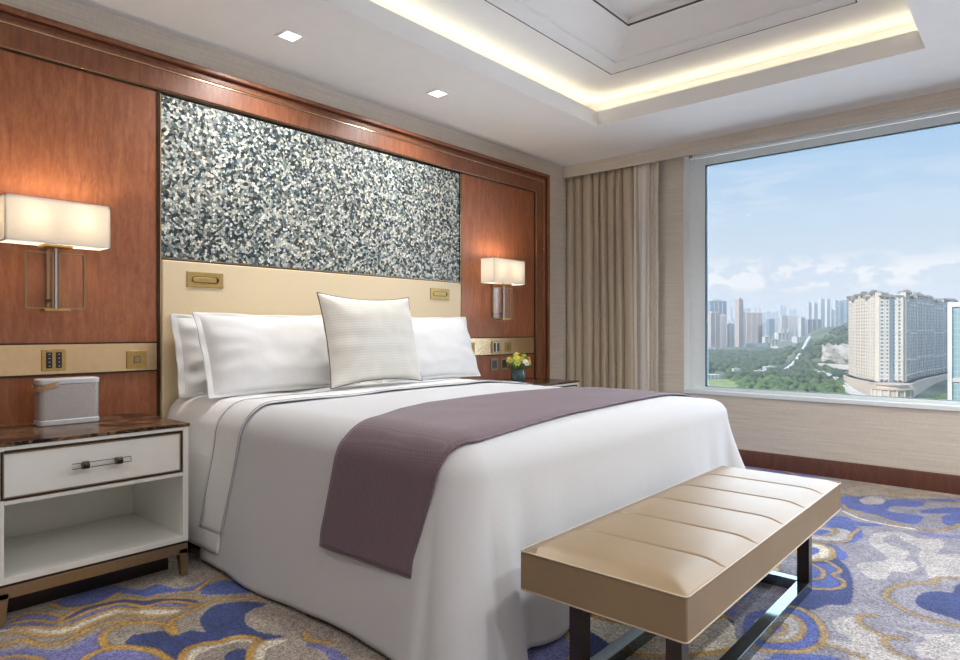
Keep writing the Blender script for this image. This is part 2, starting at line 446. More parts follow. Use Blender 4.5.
D_ = lambda p: (p[0]/4.8+760, p[1]/4.8+560)
BA = lambda L: [(x+864, y) for x, y in L]      # B coordinates written in A's frame
# left of the bed
fill('taupe', [(-200,250),(200,150),(500,40),(1100,30),(1500,200),(2300,700),(1200,760),(-200,760)], A_)
fill('blue', [(250,262),(300,235),(420,195),(540,170),(600,180),(680,190),(760,165),(850,185),(950,165),(1010,135),(990,185),(900,205),(830,200),(760,210),(700,222),(600,210),(520,235),(430,265),(340,278),(280,275)], A_)
fill('blue', BA([(100,205),(150,160),(200,145),(260,150),(340,185),(330,205),(250,210),(150,215)]), A_)
fill('lav', [(40,330),(130,305),(240,310),(300,325),(280,350),(180,342),(80,355)], A_)
fill('lav', [(0,375),(90,350),(180,345),(270,360),(200,372),(90,378),(0,392)], A_)
fill('navy', [(300,330),(400,275),(500,250),(600,232),(700,238),(850,228),(960,250),(870,262),(780,250),(690,270),(600,262),(520,272),(430,295),(340,335)], A_)
fill('lav', [(330,350),(430,300),(520,275),(600,262),(690,275),(780,258),(930,262),(840,275),(720,278),(650,288),(560,285),(480,308),(400,340)], A_)
fill('cream', [(-40,395),(60,378),(180,372),(240,380),(320,372),(400,338),(480,308),(560,284),(650,290),(720,285),(860,288),(820,312),(770,316),(680,313),(600,305),(520,320),(420,360),(340,395),(260,408),(180,405),(80,388),(-40,410)], A_)
fill('lav', [(-60,500),(60,480),(120,470),(230,480),(330,470),(400,430),(480,395),(530,385),(492,420),(500,470),(430,505),(380,560),(-60,620)], A_)
fill('navy', [(600,440),(640,410),(720,395),(800,390),(850,410),(880,395),(920,385)]+BA([(50,382),(120,392),(95,350),(110,310),(160,270),(250,250),(350,248),(410,262),(340,290),(310,320),(320,360),(370,390),(440,405),(500,415),(400,430),(300,412),(220,420),(160,445),(100,450),(50,470),(20,500),(0,540)])+[(840,560),(800,525),(740,480),(680,465),(600,450)], A_)
fill('lav', [(430,520),(520,485),(620,480),(720,500),(800,545),(820,680),(300,680)], A_)
fill('cream', BA([(10,600),(40,490),(100,462),(200,448),(300,425),(370,440),(340,500),(330,600)]), A_)
fill('taupe', BA([(60,620),(80,510),(160,470),(290,440),(345,450),(320,520),(320,620)]), A_)
fill('navy', BA([(200,620),(215,515),(260,478),(310,475),(325,500),(320,620)]), A_)
fill('cream', BA([(350,500),(380,450),(440,435),(520,430),(460,455),(410,490),(400,600),(350,600)]), A_)
fill('lav', BA([(600,460),(640,445),(700,460),(780,500),(900,600),(760,600),(690,490)]), A_)
for L in ([(245,258),(290,275),(350,277),(430,264),(510,240),(575,205)], [(60,335),(130,303),(240,305),(300,322)],
          [(280,340),(340,305),(400,275),(500,250),(600,232),(700,238),(760,230),(850,228),(960,230)], [(60,352),(160,337),(260,348),(340,332),(430,292),(520,268),(600,257),(690,272),(780,250),(870,250),(950,264)],
          [(-40,415),(80,390),(180,408),(260,411),(340,398),(420,363),(520,323),(600,307),(680,318),(770,320),(860,312)], [(60,372),(180,370),(240,376),(320,368),(400,334),(480,304),(560,280),(650,287),(720,277),(840,277),(960,266)],
          [(-40,475),(60,442),(110,430),(170,450),(230,455),(300,440),(380,405),(450,370),(540,345),(650,345)],
          [(815,345),(880,310),(960,275),(1020,243),(1110,236),(1200,232),(1260,225)], [(864,200),(925,200),(975,170),(1015,140),(1085,133)],
          [(-60,540),(40,512),(130,512),(200,525)], BA([(600,400),(620,430),(660,440),(720,446)])):
    stroke('gold', L, A_, .010)
for L in ([(520,478),(490,430),(510,390),(570,360),(650,350),(740,350),(800,365),(835,402),(822,352)], [(390,535),(460,490),(530,470),(600,465),(700,475),(760,495),(830,545)],
          BA([(0,540),(30,480),(90,455),(160,445),(200,440),(230,425),(300,415),(360,425),(390,440)]), BA([(375,440),(350,470),(335,510),(333,600)])):
    stroke('gold', L, A_, .013)
# right of the bench
fill('grey', [(-100,60),(400,-20),(1000,80),(1000,560),(1100,900),(400,900),(0,900),(-100,600),(250,250)], C_)
fill('taupe', [(400,-5),(1000,78),(960,98),(700,88),(560,76),(380,70)], C_)
fill('blue', [(380,82),(520,78),(600,95),(720,90),(800,95),(760,130),(640,125),(620,150),(740,165),(785,180),(750,210),(660,200),(560,170),(440,140),(380,125)], C_)
fill('lgrey', [(480,95),(530,78),(600,95),(580,115),(500,115)], C_)
fill('blue', [(780,143),(900,132),(1000,140),(1000,165),(860,160),(780,160)], C_)
fill('blue', [(880,172),(1000,165),(1000,215),(890,215)], C_)
fill('blue', [(800,92),(960,88),(1010,100),(900,105)], C_)
fill('blue', [(330,180),(400,175),(470,200),(600,215),(540,222),(400,218),(320,218)], C_)
fill('lav', [(740,250),(860,262),(1000,265),(1000,278),(840,275)], C_)
fill('lgrey', [(530,270),(580,250),(680,250),(760,280),(850,285),(885,305),(860,340),(850,355),(1000,365),(1000,460),(830,475),(800,440),(760,380),(770,330),(700,295),(650,265),(590,275),(600,300),(680,330),(715,345),(700,385),(745,395),(755,430),(700,445),(640,440),(600,475),(530,475),(470,420),(480,400),(600,385),(610,370),(560,330),(525,300)], C_)
fill('blue', [(230,240),(300,225),(380,215),(470,225),(495,265),(460,295),(400,305),(300,292),(230,290)], C_)
fill('lgrey', [(240,240),(350,230),(430,245),(420,285),(330,292),(240,280)], C_)
fill('blue', [(240,265),(300,262),(340,245),(290,236),(240,240)], C_)
fill('blue', [(200,300),(330,305),(400,340),(420,370),(380,390),(300,420),(200,420)], C_)
fill('cream', [(200,300),(270,305),(330,325),(345,352),(330,375),(200,385)], C_)
fill('blue', [(200,325),(270,325),(285,340),(260,358),(200,360)], C_)
fill('navy', [(230,5),(300,-5),(380,0),(440,75),(435,205),(330,215),(240,240),(180,220),(180,20)], D_)
fill('blue', [(220,30),(330,20),(380,60),(380,130),(300,138),(200,130)], D_)
fill('blue', [(150,240),(200,238),(270,285),(302,340),(292,400),(220,432),(120,438),(-60,425),(-60,260)], D_)
fill('lgrey', [(60,270),(150,262),(198,300),(203,350),(160,383),(60,388),(-20,380),(-20,290)], D_)
fill('lav', [(20,300),(110,300),(118,325),(108,345),(60,362),(10,350)], D_)
fill('navy', [(745,190),(780,160),(850,150),(925,155),(935,125),(1000,118),(1000,280),(880,265),(800,240),(755,215)], D_)
fill('lgrey', [(350,300),(380,275),(470,265),(485,300),(530,335),(600,370),(598,400),(640,440),(760,520),(480,520),(420,440),(300,405),(320,380),(440,395),(400,360),(360,330)], D_)
fill('lgrey', [(640,325),(720,335),(820,355),(1000,360),(1000,470),(780,470),(750,410),(800,380)], D_)
fill('blue', [(60,452),(200,450),(330,460),(420,500),(420,600),(0,600)], D_)
for L, w in (([(430,30),(520,20),(620,50),(650,75),(720,70),(860,75),(960,100)], .016), ([(400,120),(440,150),(540,165),(620,195),(700,225),(800,240),(900,235),(955,212)], .014),
          ([(400,70),(460,78),(560,74),(700,88),(830,105),(960,108)], .010),
          ([(230,287),(330,302),(420,290),(440,262),(475,235)], .012), ([(230,265),(330,265),(365,245),(340,230),(290,228)], .012),
          ([(200,388),(330,380),(350,350),(330,320),(260,300),(200,296)], .016)):
    stroke('dgold', L, C_, w)
stroke('cream', [(400,150),(480,185),(560,205),(640,220),(740,235)], C_, .014)
for L, w in (([(220,95),(285,88),(305,68),(295,45),(250,20)], .012), ([(280,-5),(330,10),(385,50),(350,70),(400,100),(390,130),(330,140),(230,135)], .012),
          ([(150,225),(205,238),(270,283),(304,340),(294,400),(220,434),(120,440),(-60,425)], .015), ([(150,262),(200,300),(205,350),(160,385),(60,390),(-30,385)], .012), ([(118,310),(110,345),(60,365),(0,360)], .010),
          ([(1000,88),(880,85),(840,95),(820,112)], .012), ([(850,115),(740,110),(660,125),(612,150),(607,180),(650,215),(740,260),(830,290),(1000,325)], .013),
          ([(300,405),(400,430),(500,475),(560,520)], .011), ([(560,270),(510,262),(475,275),(480,300),(530,335),(600,365),(690,380)], .012), ([(690,380),(640,372),(600,380),(600,405),(640,440),(700,465),(790,500)], .012)):
    stroke('dgold', L, D_, w)
nx, ny = len(gx), len(gy)
fm = bpy.data.meshes.new('carpet')
co = np.stack([PX_, PY_, np.zeros_like(PX_)], 1)
ii, jj = np.meshgrid(np.arange(nx-1), np.arange(ny-1), indexing='ij'); a0 = (ii*ny+jj).ravel()
quads = np.stack([a0, a0+ny, a0+ny+1, a0+1], 1)
fm.vertices.add(len(co)); fm.vertices.foreach_set('co', co.ravel())
fm.loops.add(quads.size); fm.loops.foreach_set('vertex_index', quads.ravel().astype(np.int32))
fm.polygons.add(len(quads)); fm.polygons.foreach_set('loop_start', (np.arange(len(quads))*4).astype(np.int32))
fm.update(calc_edges=True)
at_ = fm.color_attributes.new('weave', 'FLOAT_COLOR', 'POINT')
at_.data.foreach_set('color', np.concatenate([CC, np.ones((len(CC),1))], 1).ravel().astype(np.float32))
def carpet_mat():
    m, nt, bs = mat_new('cloud_pattern_carpet')
    at = N(nt, 'ShaderNodeAttribute', attribute_name='weave')
    v = coords(nt); a = N(nt, 'ShaderNodeTexVoronoi', ins={'Scale': 170.0}); nt.links.new(v, a.inputs['Vector'])
    sp = N(nt, 'ShaderNodeSeparateColor'); nt.links.new(a.outputs['Color'], sp.inputs[0])
    b = N(nt, 'ShaderNodeTexNoise', ins={'Scale': 9.0, 'Detail': 4.0}); nt.links.new(v, b.inputs['Vector'])
    k = ramp(nt, sp.outputs[0], [(0,(.35,.36,.40)), (.35,(.78,.78,.8)), (.7,(1.12,1.12,1.12)), (1,(1.5,1.48,1.42))])
    c = mixc(nt, .85, at.outputs['Color'], k, 'MULTIPLY')
    k2 = ramp(nt, b.outputs[0], [(.3,(.75,.75,.78)), (.7,(1.3,1.28,1.25))])
    c = mixc(nt, .8, c, k2, 'MULTIPLY')
    nt.links.new(c, bs.inputs['Base Color']); bs.inputs['Roughness'].default_value = .95; bs.inputs['Specular IOR Level'].default_value = .1
    bs.inputs['Sheen Weight'].default_value = .25
    bump(nt, bs, sp.outputs[0], .5, .004)
    return m
M['carpet'] = carpet_mat()
tag(finish('floor', fm, M['carpet']), kind='structure')
tag(BOX(XL-.15, XW+.5, YB-.15, YW+.15, -.25, -.004).build('floor_slab', M['groove']), kind='structure')

# ------------------------------------------------------------------ room shell
tag(BOX(XL-.15, XW+.5, YW, YW+.15, -.02, 3.3).build('wall_head', M['paper']), kind='structure')
tag(BOX(XL-.15, XL, YB-.15, YW, -.02, 3.3).build('wall_left', M['paper']), kind='structure')
tag(BOX(XL, XW+.5, YB-.15, YB, -.02, 3.3).build('wall_back', M['paper']), kind='structure')
WY0, WY1, WZ0, WZ1 = -1.35, 2.297, .555, 2.545
w_ = MB(); w_.box(XW, XW+.28, YB, YW, -.02, WZ0); w_.box(XW, XW+.28, YB, YW, WZ1, 3.3)
w_.box(XW, XW+.28, WY1, YW, WZ0, WZ1); w_.box(XW, XW+.28, YB, WY0, WZ0, WZ1)
tag(w_.build('wall_window', M['paper']), kind='structure')
# pelmet hiding the curtain track
tag(BOX(XP, XP+.018, YB, YW, 2.512, ZC+.02).build('trim_1', M['paper'], bevel=.002), kind='structure')
# skirting boards
tag(MB().sweep([(XW,0),(XW-.02,0),(XW-.02,.112),(XW-.014,.124),(XW,.124)], 'y', YB, 3.40).build('baseboard_window', M['wood_dark'], bevel=.001), kind='structure')
tag(MB().sweep([(YW,0),(YH-.012,0),(YH-.012,.112),(YH-.006,.124),(YW,.124)], 'x', XL, 4.60).build('baseboard_head', M['wood_dark'], bevel=.001), kind='structure')

# ceiling with the lit tray
OX0, OX1, OY0, OY1 = .30, 4.27, .49, 2.553
c_ = MB()
for b in ((XL,OX0,YB,YW), (OX1,XW,YB,YW), (OX0,OX1,YB,OY0), (OX0,OX1,OY1,YW)): c_.box(*b, ZC, ZC+.1)
ceil = c_.build('ceiling', M['ceil']); tag(ceil, kind='structure')
def ring_prism(mb, a, b, za, zb):            # sloping band between two rectangles a (outer) and b (inner)
    A = [(a[0],a[2]),(a[1],a[2]),(a[1],a[3]),(a[0],a[3])]; Bq = [(b[0],b[2]),(b[1],b[2]),(b[1],b[3]),(b[0],b[3])]
    for i in range(4):
        j = (i+1) % 4
        mb.quad((*A[i],za),(*A[j],za),(*Bq[j],zb),(*Bq[i],zb))
def inset(r, d): return (r[0]+d, r[1]-d, r[2]+d, r[3]-d)
O = (OX0, OX1, OY0, OY1); Z2 = 2.86
t_ = MB()
ring_prism(t_, inset(O,-.20), inset(O,-.20), ZC+.1, Z2)                       # back of the cove
ring_prism(t_, inset(O,-.20), inset(O,.274), Z2, Z2)                          # washed border
ring_prism(t_, inset(O,.282), inset(O,.282), Z2-.0, Z2+.012)
ring_prism(t_, inset(O,.282), inset(O,.362), Z2+.006, Z2+.026)
ring_prism(t_, inset(O,.362), inset(O,.362), Z2+.026, Z2+.040)
ring_prism(t_, inset(O,.362), inset(O,.375), Z2+.040, Z2+.040)
ring_prism(t_, inset(O,.375), inset(O,.548), Z2+.040, Z2+.150)
ring_prism(t_, inset(O,.548), inset(O,.560), Z2+.150, Z2+.150)
me = t_.mesh('tray', recalc=False); tray = finish('ceiling_tray', me, M['ceil'], ceil)
g_ = MB(); ring_prism(g_, inset(O,.274), inset(O,.284), Z2+.014, Z2+.014)
ring_prism(g_, inset(O,.274), inset(O,.274), Z2, Z2+.014)
ring_prism(g_, inset(O,.560), inset(O,.560), Z2+.150, Z2+.164)
finish('tray_groove', g_.mesh('gr', recalc=False), M['groove'], ceil)
q_ = MB(); ring_prism(q_, inset(O,.560), inset(O,.560), Z2+.164, Z2+.202); finish('tray_upstand', q_.mesh('up', recalc=False), M['ceil'], ceil)
pr_ = MB(); r5 = inset(O,.560); pr_.box(r5[0]-.1, r5[1]+.1, r5[2]-.1, r5[3]+.1, Z2+.2, Z2+.22)
pr_.build('tray_panel', M['ceil'], ceil)
tag(BOX(XL-.15, XW+.5, YB-.15, YW+.15, 3.12, 3.3).build('ceiling_slab', M['groove']), kind='structure')
# fine lip at the mouth of the tray
lp = MB()
for b in ((OX0-.012,OX0,OY0,OY1), (OX1,OX1+.012,OY0,OY1), (OX0,OX1,OY0-.012,OY0), (OX0,OX1,OY1,OY1+.012)): lp.box(*b, ZC+.1, ZC+.112)
lp.build('cove_lip', M['ceil'], ceil)

# LED cove strips (real lamps lying on the ledge) -------------------------------------------------
def area(name, loc, size, sy, rot, energy, c, spread=PI, parent=None):
    l = bpy.data.lights.new(name, 'AREA'); l.shape = 'RECTANGLE'; l.size = size; l.size_y = sy; l.energy = energy; l.color = c; l.spread = spread
    o = bpy.data.objects.new(name, l); col.objects.link(o); o.location = loc; o.rotation_euler = rot
    if parent is not None:
        o.parent = parent; o.location = Vector(loc) - wloc(parent)
    return o
LW = 1.1
cove_lab = ['warm light strip in the ceiling cove along the headboard side', 'warm light strip in the ceiling cove on the window side',
            'warm light strip in the ceiling cove on the side opposite the bed head', 'warm light strip in the ceiling cove on the side away from the window']
ZL = ZC+.125
for k, (cx_, cy_, ln, rz) in enumerate((((OX0+OX1)/2, OY1+.10, OX1-OX0+.2, 0), (OX1+.10, (OY0+OY1)/2, OY1-OY0+.2, PI/2), ((OX0+OX1)/2, OY0-.10, OX1-OX0+.2, 0), (OX0-.10, (OY0+OY1)/2, OY1-OY0+.2, PI/2))):
    t = thing('cove_light', cove_lab[k], 'light strip', (cx_, cy_, ZC+.1), 'light strips in the ceiling cove')
    hx, hy = (ln/2, .012) if rz == 0 else (.012, ln/2)
    BOX(cx_-hx, cx_+hx, cy_-hy, cy_+hy, ZC+.1, ZC+.108).build('channel', M['white_metal'], t)
    BOX(cx_-hx, cx_+hx, cy_-hy*.6, cy_+hy*.6, ZC+.108, ZC+.112).build('led_strip', M['led'], t) if rz == 0 else BOX(cx_-hx*.6, cx_+hx*.6, cy_-hy, cy_+hy, ZC+.108, ZC+.112).build('led_strip', M['led'], t)
    area('cove_lamp', (cx_, cy_, ZL), ln, .03, (PI, 0, rz), LW*ln/2, (1,.88,.62), parent=t)

# downlights ---------------------------------------------------------------------------------------
def downlight(x, y, label, e=26):
    t = thing('downlight', label, 'ceiling light', (x, y, ZC), 'square recessed downlights')
    f = MB(); s, q = .060, .042
    for b in ((-s,-q,-s,s), (q,s,-s,s), (-q,q,-s,-q), (-q,q,q,s)): f.box(x+b[0], x+b[1], y+b[2], y+b[3], ZC-.004, ZC)
    f.build('bezel', M['ceil'], t, bevel=.001)
    BOX(x-q, x+q, y-q, y+q, ZC-.003, ZC-.0005).build('lens', M['lamp'], t)
    l = area('downlight_lamp', (x, y, ZC-.008), .08, .08, (0,0,0), e, (1,.965,.93), R(150), t)
    return t
DLE = 12.5
downlight(1.893, 2.98, 'left square downlight above the mosaic, nearer the camera', DLE*.8)
downlight(2.988, 2.98, 'right square downlight above the mosaic, farther along the ceiling', DLE*.8)
for k, (x, y, where) in enumerate(((4.5, -.2, 'near the window'), (3.2, 0.0, 'at the foot of the bed'), (1.7, 0.0, 'past the foot of the bed'), (.0, 2.4, 'on the far left of the room'), (-.2, .9, 'left of the camera'), (-.9, -.5, 'behind the camera'), (1.0, -.9, 'behind and right of the camera'), (2.8, -.9, 'far behind the bench'))):  # fill downlights added out of view to brighten the room
    downlight(x, y, 'unseen square fill downlight added to the ceiling ' + where, DLE*(1.7, .9, .9, .35, .35, .5, 1.3, 1.0)[k])

# ------------------------------------------------------------------ head wall joinery
wl = BOX(XL, 1.388, YH, YW-.021, .124, 2.295).build('wood_panel', M['wood'])
tag(wl, 'reddish wood veneer wall panel behind the left lamp and nightstand', 'wall panel')
wr = BOX(3.668, 4.612, YH, YW-.021, .124, 2.295).build('wood_panel', M['wood'])
tag(wr, 'reddish wood veneer wall panel behind the right lamp, beside the curtain', 'wall panel')
ms = BOX(1.412, 3.648, YH+.004, YW-.021, 1.452, 2.283).build('mosaic_panel', M['mosaic'])
tag(ms, 'speckled grey and white mother-of-pearl mosaic panel above the headboard', 'mosaic')
# slim bronze and black reveals around the panels
rv = MB()
for x0, x1 in ((1.391,1.396), (3.653,3.657)): rv.box(x0-.003, x1+.006, YH-.006, YW, .124, 2.29)
rv.box(1.40, 3.66, YH-.006, YW, 1.441, 1.450)
tag(rv.build('trim_2', M['bronze_dk'], bevel=.0008), kind='structure')
rv = MB()
rv.box(1.402, 1.407, YH-.008, YW, .3, 2.285); rv.box(1.407, 3.66, YH-.009, YW, 1.444, 1.447); rv.box(3.650, 3.653, YH-.008, YW, .3, 2.285)
tag(rv.build('trim_3', M['bronze_pl'], bevel=.0005), kind='structure')
# big moulded frame: top band and right-hand stile, with a stepped section
def frame_piece(mb, d0, d1, y0, y1):   # d0..d1 distance outward from the inner edge (z 2.295 / x 4.613)
    x_in, z_in = 4.625, 2.303
    mb.prism([(XL,z_in+d0),(x_in+d0,z_in+d0),(x_in+d0,0),(x_in+d1,0),(x_in+d1,z_in+d1),(XL,z_in+d1)], 0, 1)
    n = 12; vs = mb.v[-n:]
    mb.v[-n:] = [(x, y0 if w == 0 else y1, z) for x, z, w in vs]
f = MB(); frame_piece(f, 0, .098, 3.378, YW); o = f.build('trim_4', M['wood_trim'], bevel=.003); tag(o, kind='structure')
f = MB(); frame_piece(f, .104, .118, 3.368, YW); frame_piece(f, .118, .148, 3.385, YW); frame_piece(f, .148, .172, 3.355, YW); tag(f.build('trim_5', M['wood_trim'], bevel=.005, seg=3), kind='structure')
f = MB(); frame_piece(f, .098, .104, 3.374, YW); frame_piece(f, -.004, .0, 3.388, YW); tag(f.build('trim_6', M['bronze_pl'], bevel=.0005), kind='structure')
f = MB(); frame_piece(f, -.012, -.004, 3.394, YW); tag(f.build('trim_7', M['bronze_dk']), kind='structure')
# bronze service rails
def rail(x0, x1, label):
    t = thing('bronze_rail', label, 'wall rail', ((x0+x1)/2, YH, .87))
    BOX(x0, x1, YH-.006, YH, .876, 1.012).build('plate', M['bronze_pl'], t, bevel=.001)
    BOX(x0, x1, YH-.010, YH, 1.012, 1.019).build('edge_strip', M['bronze_dk'], t, bevel=.001)
    BOX(x0, x1, YH-.010, YH, .869, .876).build('edge_strip', M['bronze_dk'], t, bevel=.001)
rail(XL, 1.386, 'flat bronze wall rail running behind the left nightstand')
rail(3.670, 4.600, 'flat bronze wall rail beside the right side of the headboard')

# switches
def rrect(w, h, r, n=6):
    pts = []
    for cx, cz, a0 in ((w/2-r,h/2-r,0),(-w/2+r,h/2-r,PI/2),(-w/2+r,-h/2+r,PI),(w/2-r,-h/2+r,1.5*PI)):
        for k in range(n+1): a = a0+PI/2*k/n; pts.append((cx+r*math.cos(a), cz+r*math.sin(a)))
    return pts
def plate_xz(cx, cz, w, h, r, y0, y1):
    return MB().sweep([(cx+p, q) for p, q in [(a, cz+b) for a, b in rrect(w,h,r)]], 'z', 0, 1) if 0 else _pxz(cx, cz, w, h, r, y0, y1)
def _pxz(cx, cz, w, h, r, y0, y1):
    pts = rrect(w, h, r); n = len(pts); mb = MB()
    vs = [(cx+a, y0, cz+b) for a, b in pts] + [(cx+a, y1, cz+b) for a, b in pts]
    mb.add(vs, [tuple(range(n)), tuple(range(n,2*n))[::-1]] + [(i,(i+1)%n,n+(i+1)%n,n+i) for i in range(n)])
    return mb
def keypad(cx, cz, w, h, label, framem, inner=None, y=YH-.006):
    t = thing('light_keypad', label, 'light switch', (cx, y, cz))
    _pxz(cx, cz, w, h, .004, y-.007, y).build('plate', framem, t, bevel=.001)
    if inner: _pxz(cx, cz, w*.72, h*.86, .003, y-.009, y-.006).build('inner_plate', inner, t)
    for k in (-1, 1):
        _pxz(cx+k*w*.2, cz, w*.24, h*.74, .002, y-.011, y-.006).build('button_column', M['black'], t, bevel=.0008)
        mk = MB()
        for j in range(4):
            mk.box(cx+k*w*.2-.003, cx+k*w*.2+.003, y-.0118, y-.0108, cz+h*(-.27+.18*j)-.0012, cz+h*(-.27+.18*j)+.0012)
        mk.build('button_mark', M['white_pl'], t)
keypad(.932, .940, .095, .098, 'brass plate with two columns of black light buttons above the speaker', M['brass'])
keypad(4.075, .935, .115, .098, 'white-framed two-column light switch on the right bronze rail', M['brass'], M['white_pl'])
def brass_switch(cx, cz, w, h, label, y=YH-.006):
    t = thing('wall_switch', label, 'light switch', (cx, y, cz))
    _pxz(cx, cz, w, h, .003, y-.006, y).build('plate', M['brass'], t, bevel=.001)
    _pxz(cx, cz, w*.28, h*.32, .002, y-.010, y-.005).build('rocker', M['bronze'], t, bevel=.001)
    _pxz(cx, cz, w*.34, h*.38, .002, y-.0068, y-.0058).build('rocker_gap', M['bronze_dk'], t)
brass_switch(1.289, .930, .094, .088, 'square brass switch plate on the bronze rail next to the headboard, left side')
brass_switch(3.765, .935, .094, .088, 'square brass switch plate half hidden behind the right pillow')
brass_switch(4.235, .935, .075, .075, 'small bronze switch to the right of the white-framed light switch')
def socket(cx, cz, label, m):
    t = thing('wall_socket', label, 'socket', (cx, YH, cz))
    _pxz(cx, cz, .088, .10, .003, YH-.007, YH).build('plate', M['bronze'], t, bevel=.001)
    _pxz(cx, cz, .058, .066, .003, YH-.009, YH-.006).build('insert', m, t)
    s = MB()
    for k in (-1,1): s.box(cx+k*.012-.002, cx+k*.012+.002, YH-.0098, YH-.0088, cz-.012, cz+.006)
    s.box(cx-.002, cx+.002, YH-.0098, YH-.0088, cz+.012, cz+.022); s.build('pin_hole', M['black'], t)
socket(4.06, .795, 'bronze framed socket below the right rail, farther from the flowers', plain('slate_blue_plastic', (.06,.09,.14), .3))
socket(4.19, .795, 'bronze framed socket below the right rail, just behind the flowers', plain('dark_plastic', (.03,.025,.02), .3))

# ------------------------------------------------------------------ headboard
hb = thing('headboard', 'cream leather headboard panel fixed to the wall below the mosaic', 'headboard', (2.53, YW, .2))
finish('panel', BOX(1.410, 3.650, YH-.010, YW-.021, .18, 1.438).mesh('hb'), M['leather'], hb, bevel=.008, seg=3)
def reading_light(cx, cz, label):
    t = thing('reading_light', label, 'reading light', (cx, YH-.01, cz), 'brass reading lights folded into the headboard')
    _pxz(cx, cz, .198, .080, .002, YH-.016, YH-.010).build('plate', M['brass'], t, bevel=.001)
    _pxz(cx, cz, .150, .036, .018, YH-.0175, YH-.015).build('recess', M['brass_in'], t)
    _pxz(cx-.006, cz, .130, .027, .0135, YH-.021, YH-.015).build('folded_lamp', M['brass'], t, bevel=.002)
    _pxz(cx+.066, cz, .010, .018, .004, YH-.022, YH-.015).build('hinge', M['bronze_dk'], t)
reading_light(1.635, 1.345, 'brass reading light plate on the left end of the headboard')
reading_light(3.419, 1.345, 'brass reading light plate on the right end of the headboard')

# ------------------------------------------------------------------ wall sconces
def sconce(cx, label):
    yf, yb = 3.215, 3.345; z0, z1 = 1.450, 1.640; w = .197
    t = thing('wall_sconce', label, 'wall lamp', (cx, YH, 1.2), 'wall lamps either side of the bed')
    # shade: rectangular drum with real walls, open top and bottom
    pts = [(cx-w,yf),(cx+w,yf),(cx+w,yb),(cx-w,yb)]
    s = MB(); th = .0018
    for b in ((cx-w-th,cx+w+th,yf-th,yf+th),(cx-w-th,cx+w+th,yb-th,yb+th),(cx-w-th,cx-w+th,yf+th,yb-th),(cx+w-th,cx+w+th,yf+th,yb-th)): s.box(*b, z0, z1)
    sh = s.build('lamp_shade', M['shade'], t)
    for z in (z0, z1-.006):
        h = MB()
        for i in range(4):
            (x0,y0),(x1,y1) = pts[i], pts[(i+1)%4]
            h.box(min(x0,x1)-.003, max(x0,x1)+.003, min(y0,y1)-.003, max(y0,y1)+.003, z, z+.006)
        h.build('shade_hem', M['linen2'], sh)
    # bronze back plate, arms, central post
    BOX(cx-.006, cx+.006, YH-.012, YH, 1.18, 1.50).build('back_plate', M['bronze'], t, bevel=.002)
    BOX(cx-.055, cx+.055, 3.235, 3.325, 1.438, 1.449).build('top_bar', M['brass'], t, bevel=.0015)
    BOX(cx-.050, cx+.050, 3.245, 3.315, 1.158, 1.170).build('bottom_bar', M['brass'], t, bevel=.0015)
    BOX(cx-.005, cx+.005, 3.272, 3.288, 1.165, 1.60).build('post', M['white_metal'], t, bevel=.001)
    for za in (1.47, 1.20): BOX(cx-.008, cx+.008, 3.28, YH, za, za+.016).build('arm', M['bronze'], t, bevel=.001)
    for k in (-1, 1):
        xa, xb = sorted((cx+k*.012, cx+k*.112))
        g = BOX(xa, xb, 3.272, 3.288, 1.172, 1.418).build('acrylic_panel', M['acrylic'], t, bevel=.001)
        e = MB(); q = .0022
        for yy in (3.270, 3.287):
            e.box(xa, xb, yy, yy+.003, 1.170, 1.170+2*q); e.box(xa, xb, yy, yy+.003, 1.416-q, 1.416+q); e.box(xa-q, xa+q, yy, yy+.003, 1.172, 1.418); e.box(xb-q, xb+q, yy, yy+.003, 1.172, 1.418)
        e.build('panel_edge', M['bronze'], g)
        bx = cx + k*.095
        BOX(min(cx, bx), max(cx, bx), 3.276, 3.284, 1.490, 1.498).build('bulb_arm', M['bronze'], t)
        MB().lathe([(.006,0),(.013,.004),(.018,.022),(.019,.04),(.012,.058),(.003,.064)], bx, 3.28, 1.497, 12).build('bulb', M['bulb'], t, smooth=9)
        l = bpy.data.lights.new('sconce_lamp', 'POINT'); l.energy = 2.6; l.color = (1,.86,.66); l.shadow_soft_size = .03
        o = bpy.data.objects.new('sconce_lamp', l); col.objects.link(o); o.parent = t; o.location = Vector((bx, 3.28, 1.58)) - Vector(t.location)
    return t
sconce(.908, 'lit wall lamp with a white rectangular shade on the left, above the speaker')
sconce(4.035, 'lit wall lamp with a white rectangular shade on the right, near the curtain')

